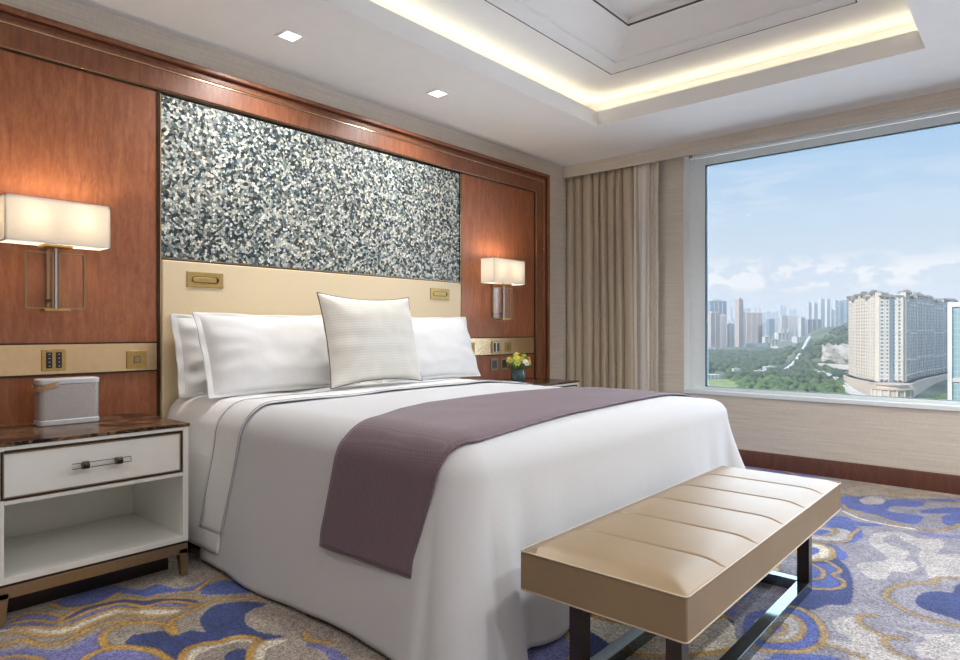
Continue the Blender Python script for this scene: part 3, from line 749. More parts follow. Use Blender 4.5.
# ------------------------------------------------------------------ nightstands
def nightstand(label):
    x0, x1, y0, y1 = .600, 1.292, 2.835, 3.385; zt = .668
    t = thing('nightstand', label, 'nightstand', ((x0+x1)/2, (y0+y1)/2, 0))
    BOX(x0-.004, x1+.004, y0-.006, y1, zt-.014, zt).build('marble_top', M['marble'], t, bevel=.002)
    b = MB(); T = .024
    b.box(x0, x0+T, y0, y1, .152, zt-.014); b.box(x1-T, x1, y0, y1, .152, zt-.014)      # sides
    b.box(x0+T, x1-T, y1-.012, y1, .152, zt-.014)                                        # back
    b.box(x0+T, x1-T, y0, y1-.012, .152, .176)                                           # shelf floor
    b.box(x0+T, x1-T, y0, y1-.012, .440, .456)                                           # under the drawer
    b.box(x0+T, x1-T, y0, y0+.03, zt-.030, zt-.014)
    b.build('carcass', M['lacquer'], t, bevel=.0015)
    # drawer with inlaid bronze frame
    dz0, dz1 = .460, .636; dx0, dx1 = x0+.012, x1-.030
    dr = BOX(dx0+.009, dx1-.009, y0-.004, y0+.35, dz0+.009, dz1-.009).build('drawer', M['lacquer'], t, bevel=.0015)
    f = MB()
    for b4 in ((dx0,dx1,dz0,dz0+.009), (dx0,dx1,dz1-.009,dz1), (dx0,dx0+.009,dz0+.009,dz1-.009), (dx1-.009,dx1,dz0+.009,dz1-.009)):
        f.box(b4[0], b4[1], y0-.006, y0+.01, b4[2], b4[3])
    f.build('inlay_frame', M['bronze_dk'], dr, bevel=.0008)
    f = MB()
    for b4 in ((dx0+.006,dx1-.006,dz0+.006,dz0+.010), (dx0+.006,dx1-.006,dz1-.010,dz1-.006), (dx0+.006,dx0+.010,dz0+.010,dz1-.010), (dx1-.010,dx1-.006,dz0+.010,dz1-.010)):
        f.box(b4[0], b4[1], y0-.0075, y0+.01, b4[2], b4[3])
    f.build('inlay_line', M['bronze'], dr)
    # glass rod pull on two bronze knobs
    hz = .553; hx = .936; 
    MB().tube([(hx-.105, y0-.036, hz), (hx+.105, y0-.036, hz)], .0115, 16).build('glass_rod', M['acrylic'], dr, smooth=R(40))
    for k in (-1, 1):
        kn = MB(); xx = hx+k*.060
        kn.tube([(xx, y0-.004, hz), (xx, y0-.030, hz)], .007, 14); kn.tube([(xx-.011, y0-.036, hz), (xx+.011, y0-.036, hz)], .0150, 18)
        kn.build('knob', M['bronze_dk'], dr, smooth=R(40))
    BOX(x0+.03, x1-.03, y0+.135, y1-.06, 0, .142).build('recessed_base', M['espresso'], t)
    # bronze plinth: dark reveal, rail and splayed feet
    BOX(x0+.004, x1-.004, y0+.004, y1-.02, .142, .152).build('plinth_reveal', M['bronze_dk'], t)
    fr = MB(); fr.box(x0+.002, x1-.002, y0+.002, y0+.030, .098, .142); fr.box(x0+.002, x1-.002, y1-.05, y1-.022, .098, .142)
    fr.box(x0+.002, x0+.030, y0+.03, y1-.05, .098, .142); fr.box(x1-.030, x1-.002, y0+.03, y1-.05, .098, .142)
    fr.build('plinth_rail', M['bronze'], t, bevel=.0015)
    for sx, sy in ((0,0),(1,0),(0,1),(1,1)):
        xa = (x0+.002) if sx == 0 else (x1-.040); ya = (y0+.002) if sy == 0 else (y1-.060)
        lg = MB(); k = -.006 if sx == 0 else .006; q = .007
        top = [(xa-k*0, ya, .12), (xa+.038, ya, .12), (xa+.038, ya+.038, .12), (xa, ya+.038, .12)]
        bot = [(xa+q+k, ya+.0, 0), (xa+.038-q+k, ya+.0, 0), (xa+.038-q+k, ya+.038-q, 0), (xa+q+k, ya+.038-q, 0)]
        lg.add(bot+top, [(3,2,1,0),(4,5,6,7),(0,1,5,4),(1,2,6,5),(2,3,7,6),(3,0,4,7)]); lg.build('leg', M['bronze'], t, bevel=.002)
    return t
ns = nightstand('white lacquered nightstand with marble top and open shelf, left of the bed')
ns2 = copy_tree(ns); ns2.location.x += 3.162
ns2['label'] = 'white nightstand mostly hidden behind the far right side of the bed'
ns['group'] = ns2['group'] = 'pair of bedside nightstands'

# speaker on the left nightstand
sp = thing('speaker', 'grey portable speaker with a tan leather strap on the left nightstand', 'speaker', (.94, 3.235, .668), rz=R(-3))
def rbox_xy(cx, cy, w, d, r, z0, z1, n=6):
    return MB().prism([(cx+a, cy+b) for a, b in rrect(w, d, r, n)], z0, z1)
cx, cy = .94, 3.235
def speaker_mesh_mat():
    m, nt, bs = mat_new('perforated_grille'); v = coords(nt)
    a = N(nt, 'ShaderNodeTexVoronoi', ins={'Scale': 420.0}); nt.links.new(v, a.inputs['Vector'])
    nt.links.new(ramp(nt, a.outputs[0], [(.25,(.34,.32,.31)), (.5,(.50,.48,.47))]), bs.inputs['Base Color']); bs.inputs['Roughness'].default_value = .45; bs.inputs['Metallic'].default_value = .4
    return m
rbox_xy(cx, cy, .228, .105, .022, .692, .842).build('grille', speaker_mesh_mat(), sp, smooth=R(40))
rbox_xy(cx, cy, .234, .110, .024, .842, .866).build('top_cap', M['spk'], sp, bevel=.004)
rbox_xy(cx, cy, .234, .110, .024, .668, .692).build('bottom_cap', M['spk'], sp, bevel=.004)
st = MB()
P = [(cx-.045, cy-.058, .845), (cx-.085, cy-.062, .838), (cx-.112, cy-.052, .828), (cx-.121, cy-.02, .822), (cx-.121, cy+.02, .822), (cx-.114, cy+.050, .832), (cx-.07, cy+.060, .845)]
L = catmull(P, False, 4)
vs = []
for k, p in enumerate(L):
    a = L[min(k+1,len(L)-1)]-L[max(k-1,0)]; n_ = Vector((a[1], -a[0], 0)).normalized()
    for dz, dn in ((-.011,0),(.011,0),(.011,.003),(-.011,.003)): vs.append((p[0]-n_.x*dn, p[1]-n_.y*dn, p[2]+dz))
fs = []
for k in range(len(L)-1):
    for j in range(4): fs.append((k*4+j, k*4+(j+1)%4, k*4+4+(j+1)%4, k*4+4+j))
fs += [(0,1,2,3), tuple(len(vs)-4+j for j in (3,2,1,0))]
st.add(vs, fs); strap = st.build('strap', M['tan_strap'], sp, smooth=R(50))
MB().tube([(cx-.052, cy-.055, .845), (cx-.052, cy-.064, .845)], .006, 12).build('stud', M['white_metal'], strap, smooth=R(40))

# vase of flowers on the right nightstand
vx, vy, vz = 3.945, 3.06, .668
va = thing('vase', 'dark teal glazed vase holding the flowers on the right nightstand', 'vase', (vx, vy, vz))
MB().lathe([(.040,0),(.048,.004),(.055,.03),(.057,.06),(.054,.09),(.050,.105),(.046,.105),(.048,.09),(.050,.05),(.04,.01)], vx, vy, vz, 28).build('body', M['vase'], va, smooth=R(60))
fm_ = {'green': plain('green_blossom', (.36,.48,.07), .6, nscale=90, namt=.35), 'yellow': plain('yellow_blossom', (.72,.62,.10), .6, nscale=90, namt=.25), 'white': plain('white_blossom', (.8,.82,.68), .6, nscale=90, namt=.1), 'orange': plain('orange_berries', (.62,.36,.07), .5), 'leaf': plain('dark_leaf', (.10,.22,.04), .5, nscale=60, namt=.3)}
def blossom(c, nrm, r, m, label, cat='flower', layers=3):
    t = thing('flower', label, cat, tuple(c), 'flowers in the teal vase'); nrm = Vector(nrm).normalized()
    u = nrm.orthogonal().normalized(); w = nrm.cross(u)
    mb = MB()
    for ly in range(layers):
        n_ = 7-ly; rr = r*(1-.28*ly)
        for k in range(n_):
            a = 2*PI*(k+.5*ly)/n_; d = u*math.cos(a)+w*math.sin(a); s_ = nrm.cross(d)
            pr = [Vector(c)+nrm*(.002*ly), Vector(c)+d*rr*.55+s_*rr*.34+nrm*(rr*.10+.004*ly), Vector(c)+d*rr+nrm*(rr*(.15+.35*ly)), Vector(c)+d*rr*.55-s_*rr*.34+nrm*(rr*.10+.004*ly), Vector(c)+d*rr*.6+nrm*(rr*(.35+.2*ly))]
            mb.add(pr, [(0,1,4),(1,2,4),(2,3,4),(3,0,4)])
    mb.ball(Vector(c)+nrm*r*.3, r*.45, sub=2)
    mb.build('petals', m, t, smooth=R(60))
    e = Vector((vx+(c[0]-vx)*.3, vy+(c[1]-vy)*.3, vz+.09))
    MB().tube([e, (e+Vector(c))/2+Vector((0,0,.004)), c], .002, 5).build('stem', M['stem'], t)
fl = [(-.005,-.075,.150,.034,'white','round white flower at the front of the bunch'), (-.060,-.045,.150,.030,'green','green flower low on the left of the bunch'), (.062,-.042,.150,.030,'yellow','yellow flower low on the right of the bunch'),
      (-.040,-.020,.185,.028,'yellow','yellow flower high on the left of the bunch'), (.030,-.028,.192,.030,'green','green flower high on the right of the bunch'), (-.005,.010,.205,.028,'yellow','topmost yellow-green flower of the bunch'),
      (.068,.005,.165,.027,'green','green flower at the far right edge of the bunch'), (-.078,-.004,.165,.026,'green','green flower at the far left edge of the bunch'), (-.012,-.05,.180,.024,'green','small green flower just above the white one'),
      (.020,.055,.185,.028,'green','green flower at the back of the bunch'), (-.035,.055,.170,.028,'yellow','yellow flower at the back of the bunch'), (.045,-.062,.178,.020,'orange','small orange flower right of the white one'), (-.045,-.066,.172,.018,'orange','small orange flower left of the white one')]
for x, y, z, r, m, lab in fl: blossom((vx+x*1.12, vy+y, vz+z*1.05), (x, y, .06), r*1.15, fm_[m], lab)
lf = MB()
for k in range(18):
    a = 2*PI*k/18; d = Vector((math.cos(a), math.sin(a), 0)); c = Vector((vx,vy,vz+.10))+d*.035; s_ = Vector((-d.y,d.x,0)); q = .03+.02*random.random(); z = .015+.04*random.random()
    lf.add([c, c+d*q+s_*.013+Vector((0,0,z)), c+d*q*1.9+Vector((0,0,z*1.1)), c+d*q-s_*.013+Vector((0,0,z))], [(0,1,2,3)])
tag(lf.build('foliage', fm_['leaf'], None, loc=(vx,vy,vz+.1)), 'dark green leaves around the rim of the teal vase', 'leaves', kind='stuff')

# ------------------------------------------------------------------ the bed
BXL, BXR, BYF, BYH = 1.425, 3.695, 1.318, 3.36      # vertical faces of the made-up bed
ZT, RR = .738, .135                                  # top, rounding
def prof(t, zb, flare, rr=RR):
    """arc length t outward from the start of the rounding -> (outward, z)"""
    q = rr*PI/2
    if t <= 0: return t, ZT
    if t < q: a = t/rr; return rr*math.sin(a), ZT-rr*(1-math.cos(a))
    d = t-q; zmax = ZT-rr-zb
    k = min(1, d/zmax)
    return rr + flare*k**1.2, ZT-rr-d
def crown(x, y):
    u = (x-(BXL+BXR)/2)/((BXR-BXL)/2); v = min(1, max(0, (y-BYF)/.5))
    sag = .050*max(0, (x-2.95)/.58)**2
    return .012*(1-u*u)*v - sag + .004*mnoise.noise(Vector((x*2.2, y*2.2, .3)))
def duvet():
    x0, x1, y0, y1 = BXL+RR, BXR-RR, BYF+RR, 2.93
    mb = MB(); nxs, nys = 46, 34
    top = [[(x0+(x1-x0)*i/nxs, y0+(y1-y0)*j/nys) for j in range(nys+1)] for i in range(nxs+1)]
    vs, fs = grid_mesh([[(x, y, ZT+crown(x,y)) for x, y in row] for row in top]); mb.add(vs, fs)
    # skirt path
    path = []
    for j in range(nys, -1, -1): path.append((x0, y0+(y1-y0)*j/nys, -1, 0, 'L'))
    for k in range(1, 16): a = PI+PI/2*k/16; path.append((x0, y0, math.cos(a), math.sin(a), 'CL'))
    for i in range(nxs+1): path.append((x0+(x1-x0)*i/nxs, y0, 0, -1, 'F'))
    for k in range(1, 16): a = 1.5*PI+PI/2*k/16; path.append((x1, y0, math.cos(a), math.sin(a), 'CR'))
    for j in range(nys+1): path.append((x1, y0+(y1-y0)*j/nys, 1, 0, 'R'))
    nt_ = 44; rows = []; s = 0
    for k, (bx, by, dx, dy, tg_) in enumerate(path):
        if k: s += math.hypot(bx-path[k-1][0], by-path[k-1][1]) + (.012 if tg_[0] == 'C' else 0)
        row = []
        zb = .018 + .012*mnoise.noise(Vector((s*2.5, 1.2, 0)))
        if tg_ == 'L': zb += .02*max(0, (2.0-abs(by-2.6)*3))*.0
        Lm = RR*PI/2 + ZT-RR-zb
        for j in range(nt_+1):
            t = Lm*j/nt_
            dep = max(0, (t-RR)/(Lm-RR))
            fl_ = .045
            ang = 0
            if tg_ == 'CR': fl_ = .045+.19*math.sin((math.atan2(dy,dx)+PI/2)/(PI/2)*PI)**1.0
            if tg_ == 'CL': fl_ = .045+.05*math.sin((math.atan2(dy,dx)+PI)/(PI/2)*PI)
            if tg_ == 'F':
                e = (bx-x0)/(x1-x0)
                fl_ = .045 + .055*math.exp(-((e-.03)/.022)**2) - .035*math.exp(-((e-.075)/.022)**2) + .02*math.exp(-((e-.15)/.03)**2) + .04*math.exp(-((e-.93)/.018)**2) - .02*math.exp(-((e-.88)/.02)**2) + .012*math.sin(e*17+1)
            if tg_ == 'R': fl_ = .045+.06*math.exp(-((by-y0)/.12)**2)
            if tg_ == 'L': fl_ = .045+.02*math.exp(-((by-y0)/.08)**2) + .010*math.sin(by*5.5+.5)
            out, z = prof(t, zb, fl_)
            wv = .010*mnoise.noise(Vector((s*3.2+z*.6, z*1.1, 4.))) * dep + .004*mnoise.noise(Vector((s*9, z*3, 9.)))*dep
            out += wv
            cz = crown(bx, by)*max(0, 1-t/(RR*1.5))
            row.append((bx+dx*out, by+dy*out, z+cz))
        rows.append(row)
    vs, fs = grid_mesh(rows); mb.add(vs, fs)
    me = mb.mesh('duvet', recalc=False)
    bm = bmesh.new(); bm.from_mesh(me); bmesh.ops.remove_doubles(bm, verts=bm.verts, dist=.0006); bmesh.ops.recalc_face_normals(bm, faces=bm.faces)
    bm.to_mesh(me); bm.free()
    return me
dv_me = duvet()
dv = finish('duvet', dv_me, M['linen'], None, smooth=9, loc=((BXL+BXR)/2, 2.0, .02))
md = dv.modifiers.new('thick', 'SOLIDIFY'); md.thickness = .006; md.offset = -1
tag(dv, 'smooth white duvet draped over the bed down to the carpet', 'duvet')

def strip(q0, q1, yfun, off, zbL, zbR, flare=.045, nq=150, ny=16, lump=0, seed=0):
    """cloth strip lying across the bed; q = arc coordinate from the left hem to the right hem"""
    LL = RR*PI/2 + ZT-RR; W = (BXR-BXL)-2*RR
    rows = []
    for i in range(nq+1):
        q = -(RR*PI/2+ZT-RR-zbL) + ((RR*PI/2+ZT-RR-zbL) + W + (RR*PI/2+ZT-RR-zbR))*i/nq
        row = []
        for j in range(ny+1):
            f = j/ny
            if q < 0:
                o_, z = prof(-q, .02, flare); x = BXL+RR-o_; sd = -1; d = -q
            elif q > W:
                o_, z = prof(q-W, .02, flare); x = BXR-RR+o_; sd = 1; d = q-W
            else: x = BXL+RR+q; z = ZT; sd = 0; d = 0
            ya, yb = yfun(sd, max(0, d)) if yfun.__code__.co_argcount == 2 else yfun(sd, max(0, d), x); y = ya+(yb-ya)*f
            # push outward along the surface normal
            if sd:
                a = min(PI/2, d/RR); n_ = (sd*math.sin(a), math.cos(a))
            else: n_ = (0, 1)
            e = off + lump*mnoise.noise(Vector((q*4+seed, y*6, seed)))
            zz = z + (crown(x, y) if d < RR*1.5 else 0)*max(0, 1-d/(RR*1.5))
            yy = max(y, BYF+.0)
            drop = 0
            if y < BYF+RR:
                u = (BYF+RR-y)/RR; drop = RR*(1-math.sqrt(max(0, 1-u*u)))*max(0, 1-d/(RR*PI/2))
            row.append((x+n_[0]*e + (.004*math.sin(y*5.5+.5) if sd == -1 and d > RR else 0), y, zz+n_[1]*e-drop))
        rows.append(row)
    return rows
def strip_obj(rows, name, mat, parent=None, thick=.004, loc=None):
    vs, fs = grid_mesh(rows); me = bpy.data.meshes.new(name); me.from_pydata(vs, [], fs)
    o = finish(name, me, mat, parent, smooth=9, loc=loc)
    m = o.modifiers.new('t', 'SOLIDIFY'); m.thickness = thick; m.offset = 0
    return o
# sheet below the pillows
y_sheet = lambda sd, d: (2.74, 3.36)
rows = strip(0,0, y_sheet, .004, .085, .10, ny=20, lump=.010, seed=3.)
sh = strip_obj(rows, 'bed_sheet', M['linen2'], loc=(2.5, 3.0, .4))
tag(sh, 'white bed sheet under the pillows, hanging at the head end', 'bed sheet')
# turned-down band with grey piping
SK = lambda d: .13*max(0, min(1.2, (d-.1)/.55))
y_band = lambda sd, d: (2.60+SK(d), 2.82+SK(d)*.85)
rows = strip(0,0, y_band, .010, .172, .15, ny=10, lump=.008, seed=8.)
bd = strip_obj(rows, 'turned_down_sheet', M['linen2'], thick=.004, loc=(2.5, 2.7, .7))
tag(bd, 'white turned-down sheet band with thin grey piping below the pillows', 'bed sheet')
for j in (0, 9):
    pp = [Vector(r[j])+Vector((0,0,.002)) for r in rows]
    # lift along the local outward direction
    pts = []
    for k, p in enumerate(pp):
        t_ = (pp[min(k+1,len(pp)-1)]-pp[max(k-1,0)]).normalized(); nrm = Vector((-t_.z, 0, t_.x))
        pts.append(p + nrm*.0045)
    MB().tube(pts, .0015, 6).build('piping', M['piping'], bd, smooth=9)
# plum runner
def y_run(sd, d, x):
    k = min(1, max(0, (d-.02))/.45) if sd == -1 else 0
    xx = min(max(x, 1.56), 3.53)
    far_ = np.interp(xx, [1.56,1.75,1.95,2.5,3.1,3.53], [1.885,1.965,2.03,2.05,1.95,1.84]); near_ = np.interp(xx, [1.56,1.9,2.4,3.0,3.53], [1.37,1.40,1.43,1.45,1.50])
    return (float(near_)+.14*k, float(far_)+.105*k)
rows = strip(0,0, y_run, .010, .290, .33, ny=24, lump=.004, seed=5.)
for r in rows:
    for j in range(len(r)):
        x, y, z = r[j]; u = (x-1.5)/2.1
        r[j] = (x, y, z)
rn = strip_obj(rows, 'bed_runner', M['runner'], thick=.007, loc=(2.5, 1.7, .7))
tag(rn, 'plum purple woven runner laid across the foot of the bed', 'bed runner')
for j in (0, 24):
    pts = []
    pp = [Vector(r[j]) for r in rows]
    MB().tube(pp, .0045, 6).build('runner_edge', M['runner'], rn, smooth=9)
MB().tube([Vector(p) for p in rows[0]], .0045, 6).build('runner_edge', M['runner'], rn, smooth=9)

# mattress and base
bed = thing('bed', 'king size bed base and mattress under the white bedding', 'bed', (2.545, 2.36, 0))
BOX(BXL+.05, BXR-.05, BYF+.05, YH-.03, .34, .685).build('mattress', M['linen'], bed, bevel=.05, seg=4)
BOX(BXL+.10, BXR-.10, BYF+.10, YH-.03, .07, .338).build('bed_base', M['base_cloth'], bed, bevel=.01)
for sx in (BXL+.16, BXR-.22):
    for sy in (BYF+.16, YH-.15):
        BOX(sx, sx+.06, sy, sy+.06, 0, .069).build('leg', M['black'], bed)

# ------------------------------------------------------------------ pillows
def pillow_mesh(w, h, T, flange, seed, n=44, pinch=.05, droop=.0, wr=1.0):
    """a stuffed pillow standing in the xz plane, origin at bottom middle, front towards -y"""
    rows = {}
    def pt(u, v, side):      # u,v in -1..1
        au, av = abs(u), abs(v)
        fu = max(0, 1-au**2.6); fv = max(0, 1-av**2.4)
        th = T/2*(fu**.55)*(fv**.55)
        # edges pull in between the corners
        x = u*w/2*(1-pinch*.5*(1-v*v)*au**3); z = v*h/2*(1-pinch*(1-u*u)*av**3)
        nz_ = mnoise.noise(Vector((u*2.1+seed, v*2.0, seed*1.7+side)))*.014 + mnoise.noise(Vector((u*5+seed, v*3.4, seed+side*3)))*.006
        rad = math.hypot(u, v)
        crease = .007*wr*math.sin(math.atan2(v, u)*13+seed)*max(0, min(1, (rad-.55)*1.8))*min(1, th/T*5)
        th2 = th + (nz_*wr+crease)*min(1, th/T*6)
        return (x, side*max(th2, .0015), z+h/2 - droop*(u*u)*(v > 0)*0)
    mb = MB()
    for side in (-1, 1):
        g = [[pt(-1+2*i/n, -1+2*j/n, side) for j in range(n+1)] for i in range(n+1)]
        vs, fs = grid_mesh(g)
        if side == 1: fs = [f[::-1] for f in fs]
        mb.add(vs, fs)
    if flange:
        # flat hem round the sides and top
        def ring(off):
            out = []
            for k in range(4*n):
                s_ = k//n; e = (k % n)/n
                u, v = [(-1+2*e,-1), (1,-1+2*e), (1-2*e,1), (-1,1-2*e)][s_]
                p = pt(u, v, 1); dx = (off*(abs(u)**6)*(1 if u > 0 else -1)); dz = (off*(abs(v)**6)*(1 if v > 0 else -1)*.55)
                wob = .006*math.sin(k*.41+seed) * (off > 0)
                out.append((p[0]+dx, wob, p[2]+dz))
            return out
        a, b = ring(0), ring(flange); m_ = len(a)
        for yy in (.003, -.003):
            vs = [(p[0], p[1]+yy, p[2]) for p in a] + [(p[0], p[1]+yy, p[2]) for p in b]
            mb.add(vs, [(k, (k+1) % m_, m_+(k+1) % m_, m_+k) for k in range(m_)])
        vs = [(p[0], p[1]+.003, p[2]) for p in b] + [(p[0], p[1]-.003, p[2]) for p in b]
        mb.add(vs, [(k, (k+1) % m_, m_+(k+1) % m_, m_+k) for k in range(m_)])
    return mb
def place_pillow(name, label, cat, x, y, z, w, h, T, flange, tilt, rz, seed, mat, group=None, pinch=.05, pipe=None, wr=1.0):
    mb = pillow_mesh(w, h, T, flange, seed, pinch=pinch, wr=wr)
    me = mb.mesh(name, recalc=False)
    bm = bmesh.new(); bm.from_mesh(me); bmesh.ops.remove_doubles(bm, verts=bm.verts, dist=.0005); bmesh.ops.recalc_face_normals(bm, faces=bm.faces); bm.to_mesh(me); bm.free()
    o = finish(name, me, mat, None, smooth=9)
    o.location = (x, y, z); o.rotation_euler = (-tilt, 0, rz)
    sb = o.modifiers.new('s', 'SUBSURF'); sb.levels = 1; sb.render_levels = 1
    tag(o, label, cat, group)
    if pipe is not None:
        pts = []; n = 60
        for k in range(4*n+1):
            k_ = k % (4*n); s_ = k_//n; e = (k_ % n)/n
            u, v = [(-1+2*e,-1), (1,-1+2*e), (1-2*e,1), (-1,1-2*e)][s_]
            au, av = abs(u), abs(v)
            pts.append((u*w/2*(1-pinch*.5*(1-v*v)*au**3)*1.004, 0, v*h/2*(1-pinch*(1-u*u)*av**3)*1.004+h/2))
        p_ = finish('piping', MB().tube(pts, .0030, 6, caps=False).mesh('pp'), pipe, None, smooth=9); p_.parent = o
    return o
PG = 'white pillows standing against the headboard'
zs = ZT+.020
place_pillow('pillow', 'white pillow at the back left, touching the headboard', 'pillow', 1.895, 3.255, zs-.005, .86, .40, .12, .035, R(14), R(0), 1.3, M['linen2'], PG, wr=.9)
place_pillow('pillow', 'white pillow at the back right, hidden behind the front right pillow', 'pillow', 3.02, 3.26, zs-.005, .80, .38, .12, .02, R(14), R(0), 2.9, M['linen2'], PG)
place_pillow('pillow', 'plump white pillow at the front left beside the cream cushion', 'pillow', 1.93, 3.02, zs+.004, .88, .415, .19, .032, R(20), R(2), 4.1, M['linen2'], PG, wr=.6)
place_pillow('pillow', 'plump white pillow at the front right beside the cream cushion', 'pillow', 3.01, 3.03, zs+.004, .84, .42, .19, .03, R(20), R(-1), 6.6, M['linen2'], PG, wr=.6)
place_pillow('cushion', 'square cream ribbed cushion with taupe piping in the middle of the pillows', 'cushion', 2.372, 2.825, zs+.012, .69, .52, .19, 0, R(13), R(3), 8.2, M['cushion'], None, pinch=.115, pipe=M['piping_br'], wr=.5)

# ------------------------------------------------------------------ bench
bx0, bx1, by0, by1, bz0, bz1 = 1.515, 3.094, .655, 1.168, .310, .425
bn = thing('bench', 'champagne leatherette bench with channel-stitched top at the foot of the bed', 'bench', ((bx0+bx1)/2, (by0+by1)/2, 0))
BOX(bx0, bx1, by0, by1, bz0, bz1-.002).build('seat_box', M['bench'], bn, bevel=.006, seg=3)
nch = 6
def seat_top():
    n, m = 480, 40; g = []
    for i in range(n+1):
        u = i/n; row = []
        c = u*nch; fr = c-math.floor(c); ch = 0 if (u == 0 or u == 1) else min(fr, 1-fr)
        for j in range(m+1):
            v = j/m
            e = min(u*(bx1-bx0), (1-u)*(bx1-bx0), v*(by1-by0), (1-v)*(by1-by0))
            dome = .018*(1-math.exp(-(e/.035)**1.5))
            near = min(c, nch-c) < .5
            groove = 0 if near else .007*math.exp(-(ch/.017)**2)*min(1, e/.03)
            puff = .0022*math.sin(PI*fr)*min(1, e/.08)
            row.append((bx0+.003+(bx1-bx0-.006)*u, by0+.003+(by1-by0-.006)*v, bz1-.003+dome-groove+puff))
        g.append(row)
    return g
g = seat_top(); vs, fs = grid_mesh(g)
finish('seat_top', MB().add(vs, fs).mesh('seat_top'), M['bench'], bn, smooth=9)
for k in range(1, nch):
    i = round(480*k/nch); pts = [Vector(g[i][j])+Vector((0,0,.0005)) for j in range(2, 39)]
    MB().tube(pts, .0016, 5).build('seam', M['seam'], bn)
for z in (bz1-.001, bz0+.002):
    q = rrect(bx1-bx0+.002, by1-by0+.002, .012, 4); cxb, cyb = (bx0+bx1)/2, (by0+by1)/2
    pts = [(cxb+a, cyb+b, z) for a, b in q]; pts.append(pts[0])
    MB().tube(pts, .0024, 6, caps=False).build('piping', M['bench_pipe'], bn, smooth=9)
lx0, lx1, ly0, ly1, lt = 1.636, 2.909, .722, 1.075, .046
for x in (lx0, lx1-lt):
    for y in (ly0, ly1-lt): BOX(x, x+lt, y, y+lt, .045, bz0).build('leg', M['espresso'], bn, bevel=.0015)
def base_metal():
    m = plain('polished_dark_bronze_rail', (.16,.21,.23), .07, .9, .5, 30, .08); return m
M['base'] = base_metal()
for y in (ly0, ly1-lt): BOX(lx0, lx1, y, y+lt, 0, .045).build('floor_rail', M['base'], bn, bevel=.0015)
for x in (lx0, lx1-lt): BOX(x, x+lt, ly0+lt, ly1-lt, 0, .045).build('floor_rail', M['base'], bn, bevel=.0015)

# ------------------------------------------------------------------ window
wn = bpy.data.objects.new('window_1', None); col.objects.link(wn); wn.location = (XW, .5, WZ0); tag(wn, kind='structure')
rvl = MB(); t = .006
rvl.box(XW-.004, XW+.22, WY1-t, WY1, WZ0, WZ1); rvl.box(XW-.004, XW+.22, WY0, WY0+t, WZ0, WZ1); rvl.box(XW-.004, XW+.22, WY0+t, WY1-t, WZ1-t, WZ1)
rvl.build('window_reveal', M['alum_w'], wn)
BOX(XW-.012, XW+.22, WY0, WY1, WZ0-.012, WZ0+.020).build('window_sill', M['alum'], wn, bevel=.003)
fr = MB(); fx0, fx1 = XW+.10, XW+.17; gy0, gy1, gz0, gz1 = WY0+.12, 2.155, .600, 2.468
fr.box(fx0, fx1, gy1, WY1-t, WZ0+.02, WZ1-t); fr.box(fx0, fx1, WY0+t, gy0, WZ0+.02, WZ1-t); fr.box(fx0, fx1, gy0, gy1, WZ0+.02, gz0); fr.box(fx0, fx1, gy0, gy1, gz1, WZ1-t)
fr.build('window_frame', M['alum'], wn, bevel=.002)
gk = MB(); q = .011
for b in ((gy1-q,gy1,gz0,gz1), (gy0,gy0+q,gz0,gz1), (gy0,gy1,gz1-q*.8,gz1), (gy0,gy1,gz0,gz0+.003)): gk.box(fx0+.004, fx0+.03, b[0], b[1], b[2], b[3])
gk.build('window_gasket', M['gasket'], wn)
BOX(fx0+.018, fx0+.028, gy0, gy1, gz0, gz1).build('window_glass', M['glass'], wn)
# roller blind track under the pelmet
rb = thing('roller_blind', 'retracted roller blind and slim white track along the top of the window', 'blind', (5.17, .5, 2.49))
BOX(5.135, 5.150, WY0, 2.20, 2.478, 2.488).build('track', M['alum_w'], rb, bevel=.001)
MB().tube([(5.19, WY0, 2.52), (5.19, 2.19, 2.52)], .02, 14).build('roll', M['alum'], rb, smooth=R(40))
BOX(5.16, 5.215, 2.19, 2.215, 2.478, 2.545).build('end_bracket', M['white_metal'], rb, bevel=.001)
BOX(5.178, 5.188, WY0, 2.19, 2.487, 2.497).build('bottom_bar', M['alum_w'], rb)

# ------------------------------------------------------------------ curtains
def curtain(name, label, ya, yb, nf, amp, xc, mat, seed, zt=2.56, cat='curtain', lean=0.0, w2=1.0):
    rows = []; n = int(nf*36); nz = 26
    for i in range(n+1):
        e = i/n; row = []
        for j in range(nz+1):
            f = j/nz; z = .012 + (zt-.012)*f
            ph = 2*PI*nf*e + .95*math.sin(e*9+seed)+ .5*math.sin(e*23+seed*2)
            A = amp*(.8+.3*mnoise.noise(Vector((e*6, f*1.5, seed)))) * (1-.35*max(0, f-.9)/.1)
            x = xc + A - 2*A*abs(math.sin(ph/2))**.42
            spread = 1 + .02*math.sin(f*3+seed) - lean*f
            y = ya+(yb-ya)*e*spread + .012*math.cos(ph)*w2 + .010*mnoise.noise(Vector((e*8, f*2.2, seed+4)))
            row.append((max(XP+.024, min(x, XW-.006)), y, z))
        rows.append(row)
    vs, fs = grid_mesh(rows); me = bpy.data.meshes.new(name); me.from_pydata(vs, [], fs)
    o = finish(name, me, mat, None, smooth=9, loc=(xc, (ya+yb)/2, 0)); m = o.modifiers.new('t', 'SOLIDIFY'); m.thickness = .002
    tag(o, label, cat); return o
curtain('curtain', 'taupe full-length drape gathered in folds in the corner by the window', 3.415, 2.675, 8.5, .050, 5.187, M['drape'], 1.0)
curtain('sheer_curtain', 'narrow strip of white sheer curtain showing between the taupe drapes', 2.71, 2.60, 1.5, .008, 5.17, M['sheer'], 2.0)
